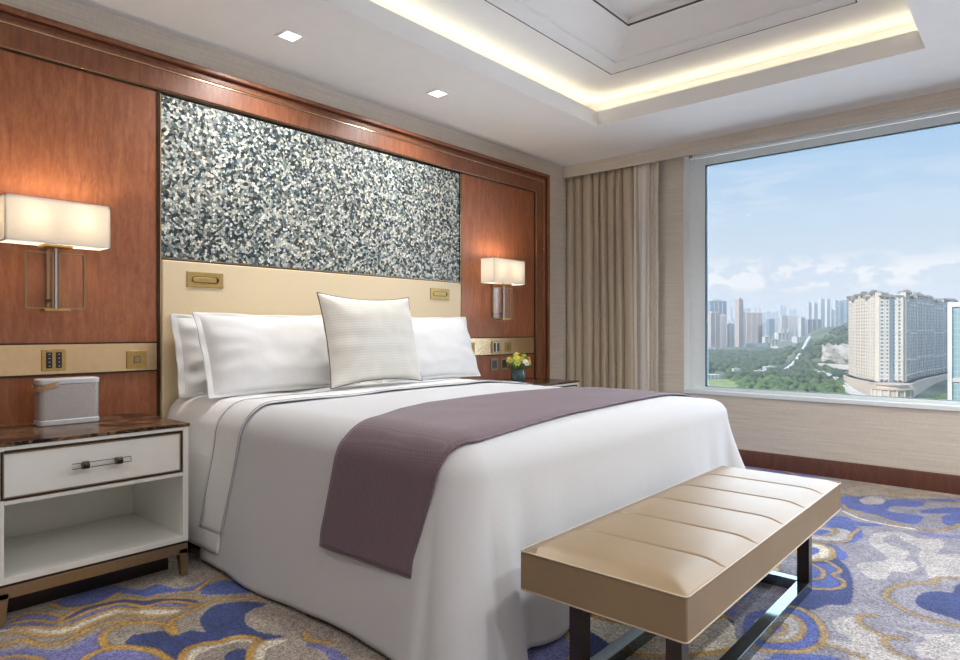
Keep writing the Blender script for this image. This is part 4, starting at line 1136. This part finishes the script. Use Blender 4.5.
curtain('curtain', 'paler taupe outer edge of the drape, nearest the window', 2.635, 2.495, 1.6, .036, 5.185, M['drape2'], 3.3)

# ------------------------------------------------------------------ the city outside
ex = {}
def facade(name, wall, glassc, wx=3.4, wz=3.2, fx_=.55, fz=.55, spec=.3, gmet=0):
    m, nt, bs = mat_new(name)
    tc = N(nt, 'ShaderNodeTexCoord'); s = N(nt, 'ShaderNodeSeparateXYZ'); nt.links.new(tc.outputs['Object'], s.inputs[0])
    h = math_(nt, 'ADD', s.outputs[0], s.outputs[1])
    a = math_(nt, 'FRACT', math_(nt, 'DIVIDE', math_(nt, 'ADD', h, 4000), wx)); b = math_(nt, 'FRACT', math_(nt, 'DIVIDE', math_(nt, 'ADD', s.outputs[2], 4000), wz))
    k = math_(nt, 'MULTIPLY', math_(nt, 'LESS_THAN', a, fx_), math_(nt, 'LESS_THAN', b, fz))
    ge = N(nt, 'ShaderNodeNewGeometry'); sn = N(nt, 'ShaderNodeSeparateXYZ'); nt.links.new(ge.outputs['Normal'], sn.inputs[0])
    k = math_(nt, 'MULTIPLY', k, math_(nt, 'LESS_THAN', math_(nt, 'ABSOLUTE', sn.outputs[2]), .5))
    no = N(nt, 'ShaderNodeTexNoise', ins={'Scale': .03}); nt.links.new(tc.outputs['Object'], no.inputs['Vector'])
    w2 = ramp(nt, no.outputs[0], [(.35, tuple(x*.94 for x in wall)), (.65, tuple(min(1,x*1.05) for x in wall))])
    nt.links.new(mixc(nt, k, w2, glassc), bs.inputs['Base Color'])
    bs.inputs['Roughness'].default_value = .6; bs.inputs['Specular IOR Level'].default_value = spec
    return m
def box_tower(name, label, px0, px1, yt, yb, d, mat, yaw=0.35, depth=.8, roofm=None, crown_h=.04, group=None, extra=None):
    a, b = far_pt(px0, yb, d), far_pt(px1, yb, d); w = (b-a).length; top = far_pt((px0+px1)/2, yt, d).z; z0 = a.z
    c = (a+b)/2
    hgt = top-z0; az = math.atan2(RY, RX)+yaw
    wx = w/(math.cos(yaw)+depth*abs(math.sin(yaw))); dp = wx*depth
    t = thing(name, label, 'building', (c.x, c.y, z0), group, az)
    def part(nm, mb, mt): 
        o = bpy.data.objects.new(nm, mb.mesh(nm)); col.objects.link(o); o.parent = t; o.data.materials.append(mt); return o
    body = MB(); body.box(-wx/2, wx/2, -dp/2, dp/2, 0, hgt)
    n = max(2, int(wx/14))
    part('tower_body', body, mat)
    fin = MB()
    for k in range(n+1):
        x = -wx/2+wx*k/n; q = wx*.012+.3; fin.box(x-q, x+q, -dp/2-q*1.5, -dp/2, 0, hgt*.985)
    part('pilasters', fin, roofm or ex['pale'])
    rf = MB(); rf.box(-wx*.32, wx*.32, -dp*.3, dp*.3, hgt, hgt*(1+crown_h)); rf.box(-wx/2-.4, wx/2+.4, -dp/2-.4, dp/2+.4, hgt, hgt+hgt*.008)
    part('roof_block', rf, roofm or ex['pale'])
    return t
ex['pale'] = plain('pale_concrete', (.62,.60,.58), .8, nscale=.05)
ex['cream'] = facade('cream_flats', (.66,.60,.55), (.20,.22,.25), 5.2, 3.4, .42, .55)
ex['white'] = facade('white_flats', (.70,.71,.71), (.26,.31,.36), 6.0, 3.6, .45, .6)
ex['brown'] = facade('brown_flats', (.42,.345,.31), (.13,.14,.16), 4.6, 3.4, .5, .5)
ex['pink'] = facade('pink_flats', (.58,.47,.42), (.22,.2,.2), 4.2, 3.3, .5, .5)
ex['greyb'] = facade('grey_flats', (.36,.36,.385), (.14,.17,.21), 5.0, 3.3, .5, .55)
ex['blueg'] = facade('blue_glass_tower', (.22,.33,.40), (.09,.19,.27), 8.0, 4.0, .8, .8, .8)
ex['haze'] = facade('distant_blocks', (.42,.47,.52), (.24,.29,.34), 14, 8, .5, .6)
ex['lowr'] = plain('low_white_roofs', (.74,.73,.70), .8, nscale=.05, namt=.15)

# ground: hills and plain built as a fan of terrain running away from the hotel
def ground_y(px, d):       # image height of the ground at distance d in that direction (photo frame), defines the relief
    tb = [(300,470),(600,420),(780,402),(900,390),(1050,377),(1250,366),(1500,357),(1900,349),(2600,342),(4000,337),(9000,333)]
    tr = [(300,470),(600,430),(780,408),(900,396),(1050,380),(1200,368),(1320,352),(1450,338),(1600,328),(1720,327),(2600,341),(4000,337),(9000,333)]
    def itp(t):
        for (a, b), (c, e) in zip(t[:-1], t[1:]):
            if a <= d <= c: return b+(e-b)*(d-a)/(c-a)
        return t[-1][1] if d > t[-1][0] else t[0][1]
    k = min(1, max(0, (px-775)/50)); k = k*k*(3-2*k)
    if px > 905: k *= max(0, 1-(px-905)/60)
    return itp(tb)*(1-k)+itp(tr)*k
ds = [260,420,600,700,780,840,900,960,1020,1090,1160,1230,1300,1370,1440,1510,1600,1700,1800,1900,2100,2350,2600,3200,4000,6000,9000]
pxs = list(range(300, 1500, 12))
def gpt(px, d, up=0):
    p = far_pt(px, ground_y(px, d), d); return Vector((p.x, p.y, p.z+up))
rows = [[gpt(px, d, 3*mnoise.noise(Vector((px*.05, d*.01, 0)))) for d in ds] for px in pxs]
vs, fs = grid_mesh(rows)
def ground_mat():
    m, nt, bs = mat_new('green_hillside'); v = coords(nt)
    a = N(nt, 'ShaderNodeTexNoise', ins={'Scale': .012, 'Detail': 5.0}); nt.links.new(v, a.inputs['Vector'])
    nt.links.new(ramp(nt, a.outputs[0], [(.35,(.05,.085,.045)), (.5,(.11,.15,.06)), (.62,(.20,.22,.13)), (.72,(.34,.33,.28))]), bs.inputs['Base Color'])
    bs.inputs['Roughness'].default_value = .95; return m
gd = finish('hillside', MB().add(vs, fs).mesh('ground', recalc=False), ground_mat(), None, smooth=9); tag(gd, kind='structure')

def leaf_mat(name, a, b):
    m, nt, bs = mat_new(name); v = coords(nt)
    n = N(nt, 'ShaderNodeTexNoise', ins={'Scale': .06, 'Detail': 6.0, 'Roughness': .7}); nt.links.new(v, n.inputs['Vector'])
    nt.links.new(ramp(nt, n.outputs[0], [(.35,a), (.65,b)]), bs.inputs['Base Color']); bs.inputs['Roughness'].default_value = .9
    return m
wood_a = MB(); r2 = random.Random(11)
cnt = 0
def inpoly(x, y, P):
    c = False; n = len(P)
    for i in range(n):
        (ax, ay), (bx, by) = P[i], P[(i+1) % n]
        if (ay > y) != (by > y) and x < (bx-ax)*(y-ay)/(by-ay)+ax: c = not c
    return c
forest = [[(600,350),(700,352),(705,372),(700,408),(600,408)], [(700,352),(735,346),(765,344),(775,350),(812,349),(826,336),(850,324),(862,322),(862,345),(822,347),(819,362),(836,366),(848,385),(845,408),(740,408),(735,384),(700,370)]]
clear = [[(700,374),(728,371),(731,381),(700,384)], [(754,370),(777,363),(779,371),(758,376)], [(782,364),(796,346),(805,346),(790,372),(783,373)]]
tries = 0
wood_b = MB()
while cnt < 2700 and tries < 60000:
    tries += 1
    px = r2.uniform(600, 862); d = r2.uniform(790, 1720)
    y = ground_y(px, d)
    if not any(inpoly(px, y, P) for P in forest) or any(inpoly(px, y, P) for P in clear): continue
    if px < 702 and r2.random() < .35: continue
    if px > 847 and d < 1100: continue
    s = r2.uniform(4.5, 9.5)*(.8 if d < 950 else 1)
    p = gpt(px, d, s*.35)
    (wood_a if d > 1000 else wood_b).ball(p, s, seed=cnt, sub=1, squash=.8, lump=.5)
    cnt += 1
tag(wood_a.build('woodland', leaf_mat('distant_woodland', (.018,.045,.02), (.13,.18,.07)), None, smooth=9, loc=tuple(gpt(780,1300))), 'dark green woodland covering the hill behind the valley', 'trees', kind='stuff')
tag(wood_b.build('woodland', leaf_mat('nearer_woodland', (.03,.08,.022), (.17,.26,.08)), None, smooth=9, loc=tuple(gpt(790,880))), 'brighter green tree belt just above the window sill', 'trees', kind='stuff')
wc = MB()
for k in range(260):
    px = r2.uniform(898, 952); d = r2.uniform(620, 830)
    s = r2.uniform(4, 7); wc.ball(gpt(px, d, s*.4), s, seed=k, sub=1, squash=.85, lump=.5)
tag(wc.build('woodland', leaf_mat('garden_trees', (.05,.10,.03), (.15,.22,.06)), None, smooth=9, loc=tuple(gpt(925,720))), 'trees between the big apartment block and the glass tower', 'trees', kind='stuff')
# grass field, rock face, roads
def patch(name, poly, up, mat, label=None, cat=None, kind=None):
    """poly of (px, d); laid on the relief as a slab with real thickness"""
    top = [gpt(px, d, up) for px, d in poly]; bot = [gpt(px, d, -6) for px, d in poly]; n = len(poly)
    o = finish(name, MB().add(top+bot, [tuple(range(n)), tuple(range(n,2*n))[::-1]]+[(i,(i+1)%n,n+(i+1)%n,n+i) for i in range(n)]).mesh(name), mat, None, loc=tuple(top[0]))
    tag(o, label, cat, None, kind); return o
patch('meadow', [(690,1000),(735,985),(752,930),(745,880),(715,860),(690,860)], 4.5, plain('yellow_green_grass', (.30,.36,.11), .9, nscale=.05, namt=.3), 'open yellow-green meadow at the lower left of the window view', 'meadow')
def rock_mat():
    m, nt, bs = mat_new('bare_rock'); v = coords(nt)
    n = N(nt, 'ShaderNodeTexNoise', ins={'Scale': .035, 'Detail': 8.0, 'Roughness': .7}); nt.links.new(v, n.inputs['Vector'])
    nt.links.new(ramp(nt, n.outputs[0], [(.38,(.08,.10,.05)), (.47,(.42,.35,.26)), (.6,(.68,.60,.48))]), bs.inputs['Base Color']); bs.inputs['Roughness'].default_value = .9; return m
rk = MB(); RK = []
for i in range(15):
    row = []
    for j in range(9):
        px = 820+i*2.3; d = 1215+j*22
        row.append(gpt(px, d, 5+7*mnoise.noise(Vector((i*.7, j*.9, 2)))-(14 if i in (0,14) or j in (0,8) else 0)))
    RK.append(row)
vs, fs = grid_mesh(RK); tag(finish('rock_face', MB().add(vs, fs).mesh('rock'), rock_mat(), None, smooth=9, loc=tuple(gpt(835,1300))), 'bare beige rock face on the hillside left of the big apartment block', 'rock')
def road(pts, w, up, label):
    L = catmull(pts, False, 6); rows = []
    for k, (px, d) in enumerate(L):
        c = gpt(px, d, up); a = gpt(*L[min(k+1,len(L)-1)], 0)-gpt(*L[max(k-1,0)], 0); s = Vector((-a.y, a.x, 0)).normalized()*w/2
        rows.append([c-s-Vector((0,0,8)), c-s, c+s, c+s-Vector((0,0,8))])
    vs, fs = grid_mesh(rows); o = finish('road', MB().add(vs, fs).mesh('road'), ex['lowr'], None, loc=tuple(gpt(*pts[0]))); tag(o, label, 'road')
road([(816,1130),(826,1085),(838,1020),(850,930),(862,870),(880,830),(898,812)], 9, 7, 'pale elevated road curving below the big apartment block')
road([(818,1190),(832,1180),(852,1165)], 22, 10, 'broad white road deck at the foot of the rock face')
road([(785,1120),(790,1180),(797,1280),(804,1400),(810,1500)], 5, 8, 'pale road climbing the hill through the trees')

# the big apartment block: curved footprint with notched facades
BP = [(851,1010),(854.5,980),(858,955),(863,934),(868,914),(873,897),(877.5,884),(878,872),(903,862),(905.5,880),(907,900),(914,935),(922,975),(931,1015),(941,1060),(952,1105),(955,1180),(915,1230),(880,1160),(855,1100)]
gz = far_pt(890, 392, 870).z; ztop = far_pt(880, 294, 880).z
b0 = far_pt(885, 392, 950)
big = thing('apartment_block', 'huge cream apartment block with curved wings, right of centre in the window', 'building', (b0.x, b0.y, gz))
def plan(px, d): p = far_pt(px, 330, d); return (p.x, p.y)
FP = [plan(*p) for p in BP]
def big_part(nm, mb, mt):
    return mb.build(nm, mt, big)
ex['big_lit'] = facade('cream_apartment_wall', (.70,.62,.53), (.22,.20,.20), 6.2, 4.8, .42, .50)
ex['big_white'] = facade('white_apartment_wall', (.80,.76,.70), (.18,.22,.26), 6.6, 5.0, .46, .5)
ex['big_painted_shade'] = facade('wing_wall_painted_shade', (.30,.31,.325), (.035,.06,.085), 6.2, 4.8, .62, .62)  # shade on the side wing put into darker wall and window colours
H = ztop-gz
def offs(p, q, o):       # point list of a facade bay pushed out by o towards the camera side
    v = Vector((q[0]-p[0], q[1]-p[1])); n = Vector((v.y, -v.x)).normalized()
    if n.dot(Vector((-p[0], -p[1]))) < 0: n = -n
    return n*o
core = MB(); core.prism(FP, gz-6, ztop-8); big_part('core', core, ex['pale'])
for i in range(0, 16):
    p, q = FP[i], FP[i+1]; n = offs(p, q, 1.0)
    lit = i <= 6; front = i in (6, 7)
    mt = ex['big_white'] if i == 7 else (ex['big_lit'] if lit else ex['big_painted_shade'])
    L = math.hypot(q[0]-p[0], q[1]-p[1]); az = math.atan2(q[1]-p[1], q[0]-p[0])
    o3 = 3.0 if i != 7 else 1.5
    top = ztop - (5 if i % 3 == 1 else 0)
    bay = MB(); bay.box(L*.03, L*.97, -3, 3, 16, top-gz)
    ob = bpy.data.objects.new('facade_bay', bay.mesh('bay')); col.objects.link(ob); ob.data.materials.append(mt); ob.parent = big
    ob.location = (p[0]-b0.x, p[1]-b0.y, 0); ob.rotation_euler = (0, 0, az)
    # pilasters and cornice of that bay
    pl = MB(); nn = 5 if i == 7 else 3
    for k in range(nn+1):
        x = L*.03+(L*.94)*k/nn; pl.box(x-.5, x+.5, -3.5, 3.5, 14, top-gz+1.5)
    for zz in (.17, .33, .62, .93): pl.box(L*.03, L*.97, -3.8, 3.8, (top-gz)*zz-.5, (top-gz)*zz+.5)
    ob2 = bpy.data.objects.new('pilasters', pl.mesh('pl')); col.objects.link(ob2); ob2.data.materials.append(ex['cap'] if 'cap' in ex else ex.setdefault('cap', plain('cream_stone_trim', (.74,.68,.60), .8, nscale=.05))); ob2.parent = big
    ob2.location = ob.location; ob2.rotation_euler = ob.rotation_euler
    rf = MB(); rf.box(L*.1, L*.55, -7, 5, top-gz, top-gz+3.2); rf.box(L*.0, L, -4.8, 6, top-gz+1.2, top-gz+2.2); 
    if i % 2: rf.box(L*.2, L*.4, -4, 3, top-gz+3, top-gz+6)
    ob3 = bpy.data.objects.new('roof_pergola', rf.mesh('rf')); col.objects.link(ob3); ob3.data.materials.append(ex.setdefault('roofdk', plain('weathered_roof', (.34,.31,.28), .8, nscale=.05, namt=.3))); ob3.parent = big
    ob3.location = ob.location; ob3.rotation_euler = ob.rotation_euler
    # arcaded podium
    pd = MB(); ho = (9 if lit or front else 6)
    n2 = offs(p, q, 1); sg = 1 if (-math.sin(az)*n2.x + math.cos(az)*n2.y) > 0 else -1
    ya, yb = sorted((0, sg*9)); pd.box(0, L, ya, yb, -8, 13)
    for k in range(7): 
        x = L*(k+.5)/7; y2 = sg*9; pd.box(x-L*.045, x+L*.045, *sorted((y2, y2+sg*1.4)), -8, 11)
    pd.box(-1, L+1, *sorted((0, sg*10.6)), 11, 13)
    ob4 = bpy.data.objects.new('podium', pd.mesh('pd')); col.objects.link(ob4); ob4.data.materials.append(ex.setdefault('pod', plain('sand_stone_podium', (.64,.55,.46), .8, nscale=.05))); ob4.parent = big
    ob4.location = ob.location; ob4.rotation_euler = ob.rotation_euler
# glass strip on the white front
p, q = FP[7], FP[8]; az = math.atan2(q[1]-p[1], q[0]-p[0]); L = math.hypot(q[0]-p[0], q[1]-p[1])
n2 = offs(p, q, 1); sg = 1 if (-math.sin(az)*n2.x + math.cos(az)*n2.y) > 0 else -1
gs = MB(); gs.box(L*.42, L*.56, *sorted((0, sg*5)), 14, H-8); o_ = bpy.data.objects.new('glass_strip', gs.mesh('gs')); col.objects.link(o_); o_.data.materials.append(facade('front_glass_strip', (.30,.38,.42), (.16,.24,.30), 3, 3.3, .7, .8, .6)); o_.parent = big; o_.location = (p[0]-b0.x, p[1]-b0.y, 0); o_.rotation_euler = (0,0,az)
# round entrance drum with tiers
pe = plan(892, 845); dm = MB(); dm.lathe([(22,-8),(22,6),(25,6.5),(25,8),(18,8.2),(18,12),(21,12.4),(21,13.6),(2,14)], pe[0], pe[1], gz, 28); big_part('entrance_drum', dm, ex['pod'])
dc = MB()
for k in range(16):
    a = 2*PI*k/16; dc.box(pe[0]+23*math.cos(a)-.8, pe[0]+23*math.cos(a)+.8, pe[1]+23*math.sin(a)-.8, pe[1]+23*math.sin(a)+.8, gz-8, gz+6.5)
big_part('drum_columns', dc, ex['cap'])

# glass tower at the right edge
gt0 = far_pt(950, 420, 420); gt1 = far_pt(1010, 420, 420)
gt = thing('glass_tower', 'teal glass office tower cut off by the right edge of the picture', 'building', tuple(gt0), None, math.atan2(RY, RX)-.72)
w = (gt1-gt0).length; hg = far_pt(950, 304, 420).z-gt0.z
def lp_(nm, mb, mt):
    o = bpy.data.objects.new(nm, mb.mesh(nm)); col.objects.link(o); o.parent = gt; o.data.materials.append(mt)
lp_('glass_body', BOX(0, w, 0, w, 0, hg), facade('teal_curtain_wall', (.38,.52,.55), (.24,.40,.45), 2.0, 4.0, .78, .82, .7))
k = MB(); k.box(-1.2, 1.2, -1.2, 1.2, 0, hg+1); k.box(-1.2, w, -1, 0, hg-2, hg+1.2)
lp_('white_edge', k, ex['lowr'])
k = MB()
for q in range(1, 8): k.box(w*q/8-.18, w*q/8+.18, -.4, 0, 0, hg)
k.box(0, w, -.8, 0, hg*.33, hg*.33+2.4)
lp_('mullions', k, ex['pale'])

# towers of the left cluster and middle distance
box_tower('tower', 'blue glass tower with a wide flat top at the left edge of the window', 707, 725.5, 301.5, 350, 2300, ex['blueg'], .12, .5)
box_tower('tower', 'pale twin-slab apartment tower in front of the blue glass tower', 708, 720, 313, 351, 1980, ex['pink'], .25, .5)
box_tower('tower', 'grey apartment tower just right of the pale twin-slab tower', 717, 727, 316, 351, 2080, ex['greyb'], -.3, .7)
box_tower('tower', 'short dark tower between the blue glass tower and the slim brown one', 725, 733.5, 324, 350, 2150, ex['greyb'], .2, .6)
box_tower('tower', 'slim tall brown tower standing above its neighbours', 735.5, 742.5, 299.5, 347, 1900, ex['pink'], .4, .9)
box_tower('tower', 'brown stepped apartment tower attached to the slim tall one', 740, 746, 312, 347, 1930, ex['brown'], -.3, .9)
box_tower('tower', 'wide dark brown apartment slab right of the slim tall tower', 746, 763.5, 313, 343, 1980, ex['brown'], -.45, .7)
box_tower('tower', 'small blue glass tower right of the brown slab', 767, 774, 319, 341, 2600, ex['blueg'], .2, .7)
box_tower('tower', 'white office block with dark strips in the middle of the view', 798.5, 804.5, 318, 337, 1900, ex['white'], .3, .8)
box_tower('tower', 'grey slab block with vertical piers in the middle of the view', 804, 820, 319.5, 336, 1950, ex['greyb'], .1, .6)
wt = [(807,811,303,'leftmost slim white tower of the far white row'), (812,817,304,'second slim white tower of the far white row'), (818.5,824,300,'pale green-white tower of the far white row'), (825,829.5,300,'cream white tower in the middle of the far white row'), (829,834,310,'shorter white tower in front of the far white row'), (833.5,837.5,301,'white tower right of the middle of the far row'), (838,843,301,'blue-grey tower near the right end of the far row'), (843.5,850,300,'blue-grey tower touching the big apartment block')]
for k, (a, b, y, lab) in enumerate(wt):
    box_tower('tower', lab, a, b, y, 334, 2500+40*k, ex['white'] if k < 6 else ex['blueg'], .3, .8, group='far row of white towers')
box_tower('tower', 'low wide cream block left of the grey slab', 780, 788, 316, 329, 2900, ex['cream'], .2, .5)
box_tower('tower', 'low wide cream block touching the grey slab', 788.5, 797, 316, 331, 2850, ex['cream'], -.2, .5)
# far skyline in the haze
r3 = random.Random(4); names = []
k = 0; px = 664.0
while px < 812:
    w = r3.uniform(1.6, 4.0); y = 330-r3.uniform(8, 24)*(1 if px < 800 else .8)
    if 786 < px < 789: y = 305
    if abs(px-781) < 2: y = 306
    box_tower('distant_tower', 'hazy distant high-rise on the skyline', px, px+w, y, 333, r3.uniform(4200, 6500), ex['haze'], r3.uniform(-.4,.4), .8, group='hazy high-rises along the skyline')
    px += w*r3.uniform(.55, 1.1); k += 1
px = 712.0
while px < 806:
    w = r3.uniform(2.5, 5.5)
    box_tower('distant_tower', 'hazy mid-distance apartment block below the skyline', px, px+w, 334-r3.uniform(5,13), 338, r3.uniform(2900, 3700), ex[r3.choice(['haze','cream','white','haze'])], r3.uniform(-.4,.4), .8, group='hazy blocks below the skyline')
    px += w*r3.uniform(.9, 1.6)
# low white buildings on the hill
low = [(771,779,340,344,'low white roofs below the brown slab'),(778,790,333,338,'low pale houses on the ridge behind the road'),(778,800,341,346.5,'long low white terrace building on the hill'),(797,812,337,341,'flat pale deck beside the grey slab'),(756,766,371,376,'small white building among the trees, left one'),(766,777,367,373,'small white building among the trees, right one'),(700,722,375.5,379,'low white wall by the meadow'),(734,741,369,376,'small grey house left of the tree belt'),(700,716,347,351,'low pale podium under the left towers'),(745,762,343.5,347,'low pale podium under the brown slab'),(765,774,337,341,'low white block behind the ridge')]
for a, b, yt, yb, lab in low:
    d = 1000
    for dd in range(800, 2400, 10):
        if ground_y((a+b)/2, dd) <= yb: d = dd; break
    p0, p1 = far_pt(a, yb+2, d), far_pt(b, yb+2, d); w = (p1-p0).length; h = far_pt(a, yt, d).z-p0.z
    t = thing('low_building', lab, 'building', tuple(p0), 'low pale buildings on the hill', math.atan2(RY, RX)+.1)
    def lpt(nm, mb, mt):
        o = bpy.data.objects.new(nm, mb.mesh(nm)); col.objects.link(o); o.parent = t; o.data.materials.append(mt)
    lpt('walls', BOX(0, w, 0, w*.6, 0, h), ex['white']); r_ = MB(); r_.box(-.5, w+.5, -.5, w*.6+.5, h, h+.6); r_.box(w*.3, w*.5, w*.1, w*.3, h, h+2); lpt('roof', r_, ex['lowr'])

# haze: real scattering air over the city
hz = MB(); p0 = 500
hz.box(350, 9500, -9500, 9500, -300, 130)
m = bpy.data.materials.new('city_haze'); m.use_nodes = True; nt = m.node_tree; nt.nodes.remove(nt.nodes['Principled BSDF'])
vs_ = N(nt, 'ShaderNodeVolumeScatter'); vs_.inputs['Color'].default_value = (.93,.96,1,1); vs_.inputs['Density'].default_value = .00023; vs_.inputs['Anisotropy'].default_value = .2
nt.links.new(vs_.outputs[0], nt.nodes['Material Output'].inputs['Volume'])
m.cycles.homogeneous_volume = True if hasattr(m.cycles, 'homogeneous_volume') else None
HAZE = True
if HAZE: tag(hz.build('haze', m), 'thin bluish haze hanging over the distant city', 'haze', kind='stuff')

# ------------------------------------------------------------------ light: sky, sun, daylight
wd = bpy.data.worlds.new('sky'); sc.world = wd; wd.use_nodes = True; nt = wd.node_tree
bg = nt.nodes['Background']
tc = N(nt, 'ShaderNodeTexCoord'); s = N(nt, 'ShaderNodeSeparateXYZ'); nt.links.new(tc.outputs['Generated'], s.inputs[0])
sky = ramp(nt, s.outputs[2], [(0,(.66,.69,.73)), (.06,(.62,.67,.73)), (.14,(.52,.63,.74)), (.24,(.37,.54,.73)), (.34,(.26,.45,.70)), (.7,(.18,.35,.62))])
# azimuth along the horizon and elevation
az = math_(nt, 'ARCTAN2', s.outputs[1], s.outputs[0])
cb = N(nt, 'ShaderNodeCombineXYZ'); nt.links.new(math_(nt, 'MULTIPLY', az, 13.0), cb.inputs[0]); nt.links.new(math_(nt, 'MULTIPLY', s.outputs[2], 26.0), cb.inputs[1])
n1 = N(nt, 'ShaderNodeTexNoise', ins={'Scale': 2.0, 'Detail': 8.0, 'Roughness': .55}); nt.links.new(cb.outputs[0], n1.inputs['Vector'])
def band(lo, a, b, hi):
    return ramp(nt, s.outputs[2], [(lo,(0,0,0)), (a,(1,1,1)), (b,(1,1,1)), (hi,(0,0,0))])
cum = math_(nt, 'MULTIPLY', ramp(nt, n1.outputs[0], [(.47,(0,0,0)), (.535,(1,1,1))]), band(.05,.062,.082,.108))
cb2 = N(nt, 'ShaderNodeCombineXYZ'); nt.links.new(math_(nt, 'MULTIPLY', az, 7.0), cb2.inputs[0]); nt.links.new(math_(nt, 'MULTIPLY', s.outputs[2], 40.0), cb2.inputs[1])
n2 = N(nt, 'ShaderNodeTexNoise', ins={'Scale': 1.0, 'Detail': 6.0, 'Roughness': .6, 'Distortion': .5}); nt.links.new(cb2.outputs[0], n2.inputs['Vector'])
azb = ramp(nt, math_(nt, 'ADD', az, .5), [(.30,(.0,.0,.0)), (.75,(1,1,1))])
wis = math_(nt, 'MULTIPLY', math_(nt, 'MULTIPLY', ramp(nt, n2.outputs[0], [(.46,(0,0,0)), (.66,(.8,.8,.8))]), band(.14,.17,.20,.26)), azb)
c = mixc(nt, math_(nt, 'MULTIPLY', cum, .85), sky, (.84,.83,.82))
c = mixc(nt, math_(nt, 'MULTIPLY', wis, .65), c, (.70,.74,.80))
nt.links.new(c, bg.inputs[0]); bg.inputs[1].default_value = 1.0
def sun(name, d, e, ang, c):
    l = bpy.data.lights.new(name, 'SUN'); l.energy = e; l.angle = R(ang); l.color = c
    o = bpy.data.objects.new(name, l); col.objects.link(o); o.rotation_euler = Vector(d).to_track_quat('Z', 'Y').to_euler(); return o
sun('sun', (-.80, .45, .55), 3.8, 1.5, (1,.93,.84))
sun('daylight_from_the_open_sky', (.95, -.26, .06), 5.6, 88, (.74,.86,1))

# ------------------------------------------------------------------ camera
cd = bpy.data.cameras.new('camera'); cam = bpy.data.objects.new('camera', cd); col.objects.link(cam)
cam.location = (0, 0, CH); cam.rotation_euler = (PI/2, 0, YAW-PI/2)
cd.sensor_width = 36; cd.lens = FPX/960*36; cd.clip_end = 30000; cd.clip_start = .05; cd.shift_y = 0
sc.camera = cam
sc.view_settings.view_transform = 'Standard'; sc.view_settings.look = 'None'; sc.view_settings.gamma = 1; sc.view_settings.exposure = 0.25
sc.view_settings.use_curve_mapping = False
cy_ = sc.cycles; cy_.max_bounces = 10; cy_.diffuse_bounces = 5; cy_.glossy_bounces = 4; cy_.transmission_bounces = 6; cy_.transparent_max_bounces = 12; cy_.volume_bounces = 0
cy_.sample_clamp_indirect = 6; cy_.caustics_reflective = False; cy_.caustics_refractive = False; cy_.use_denoising = True
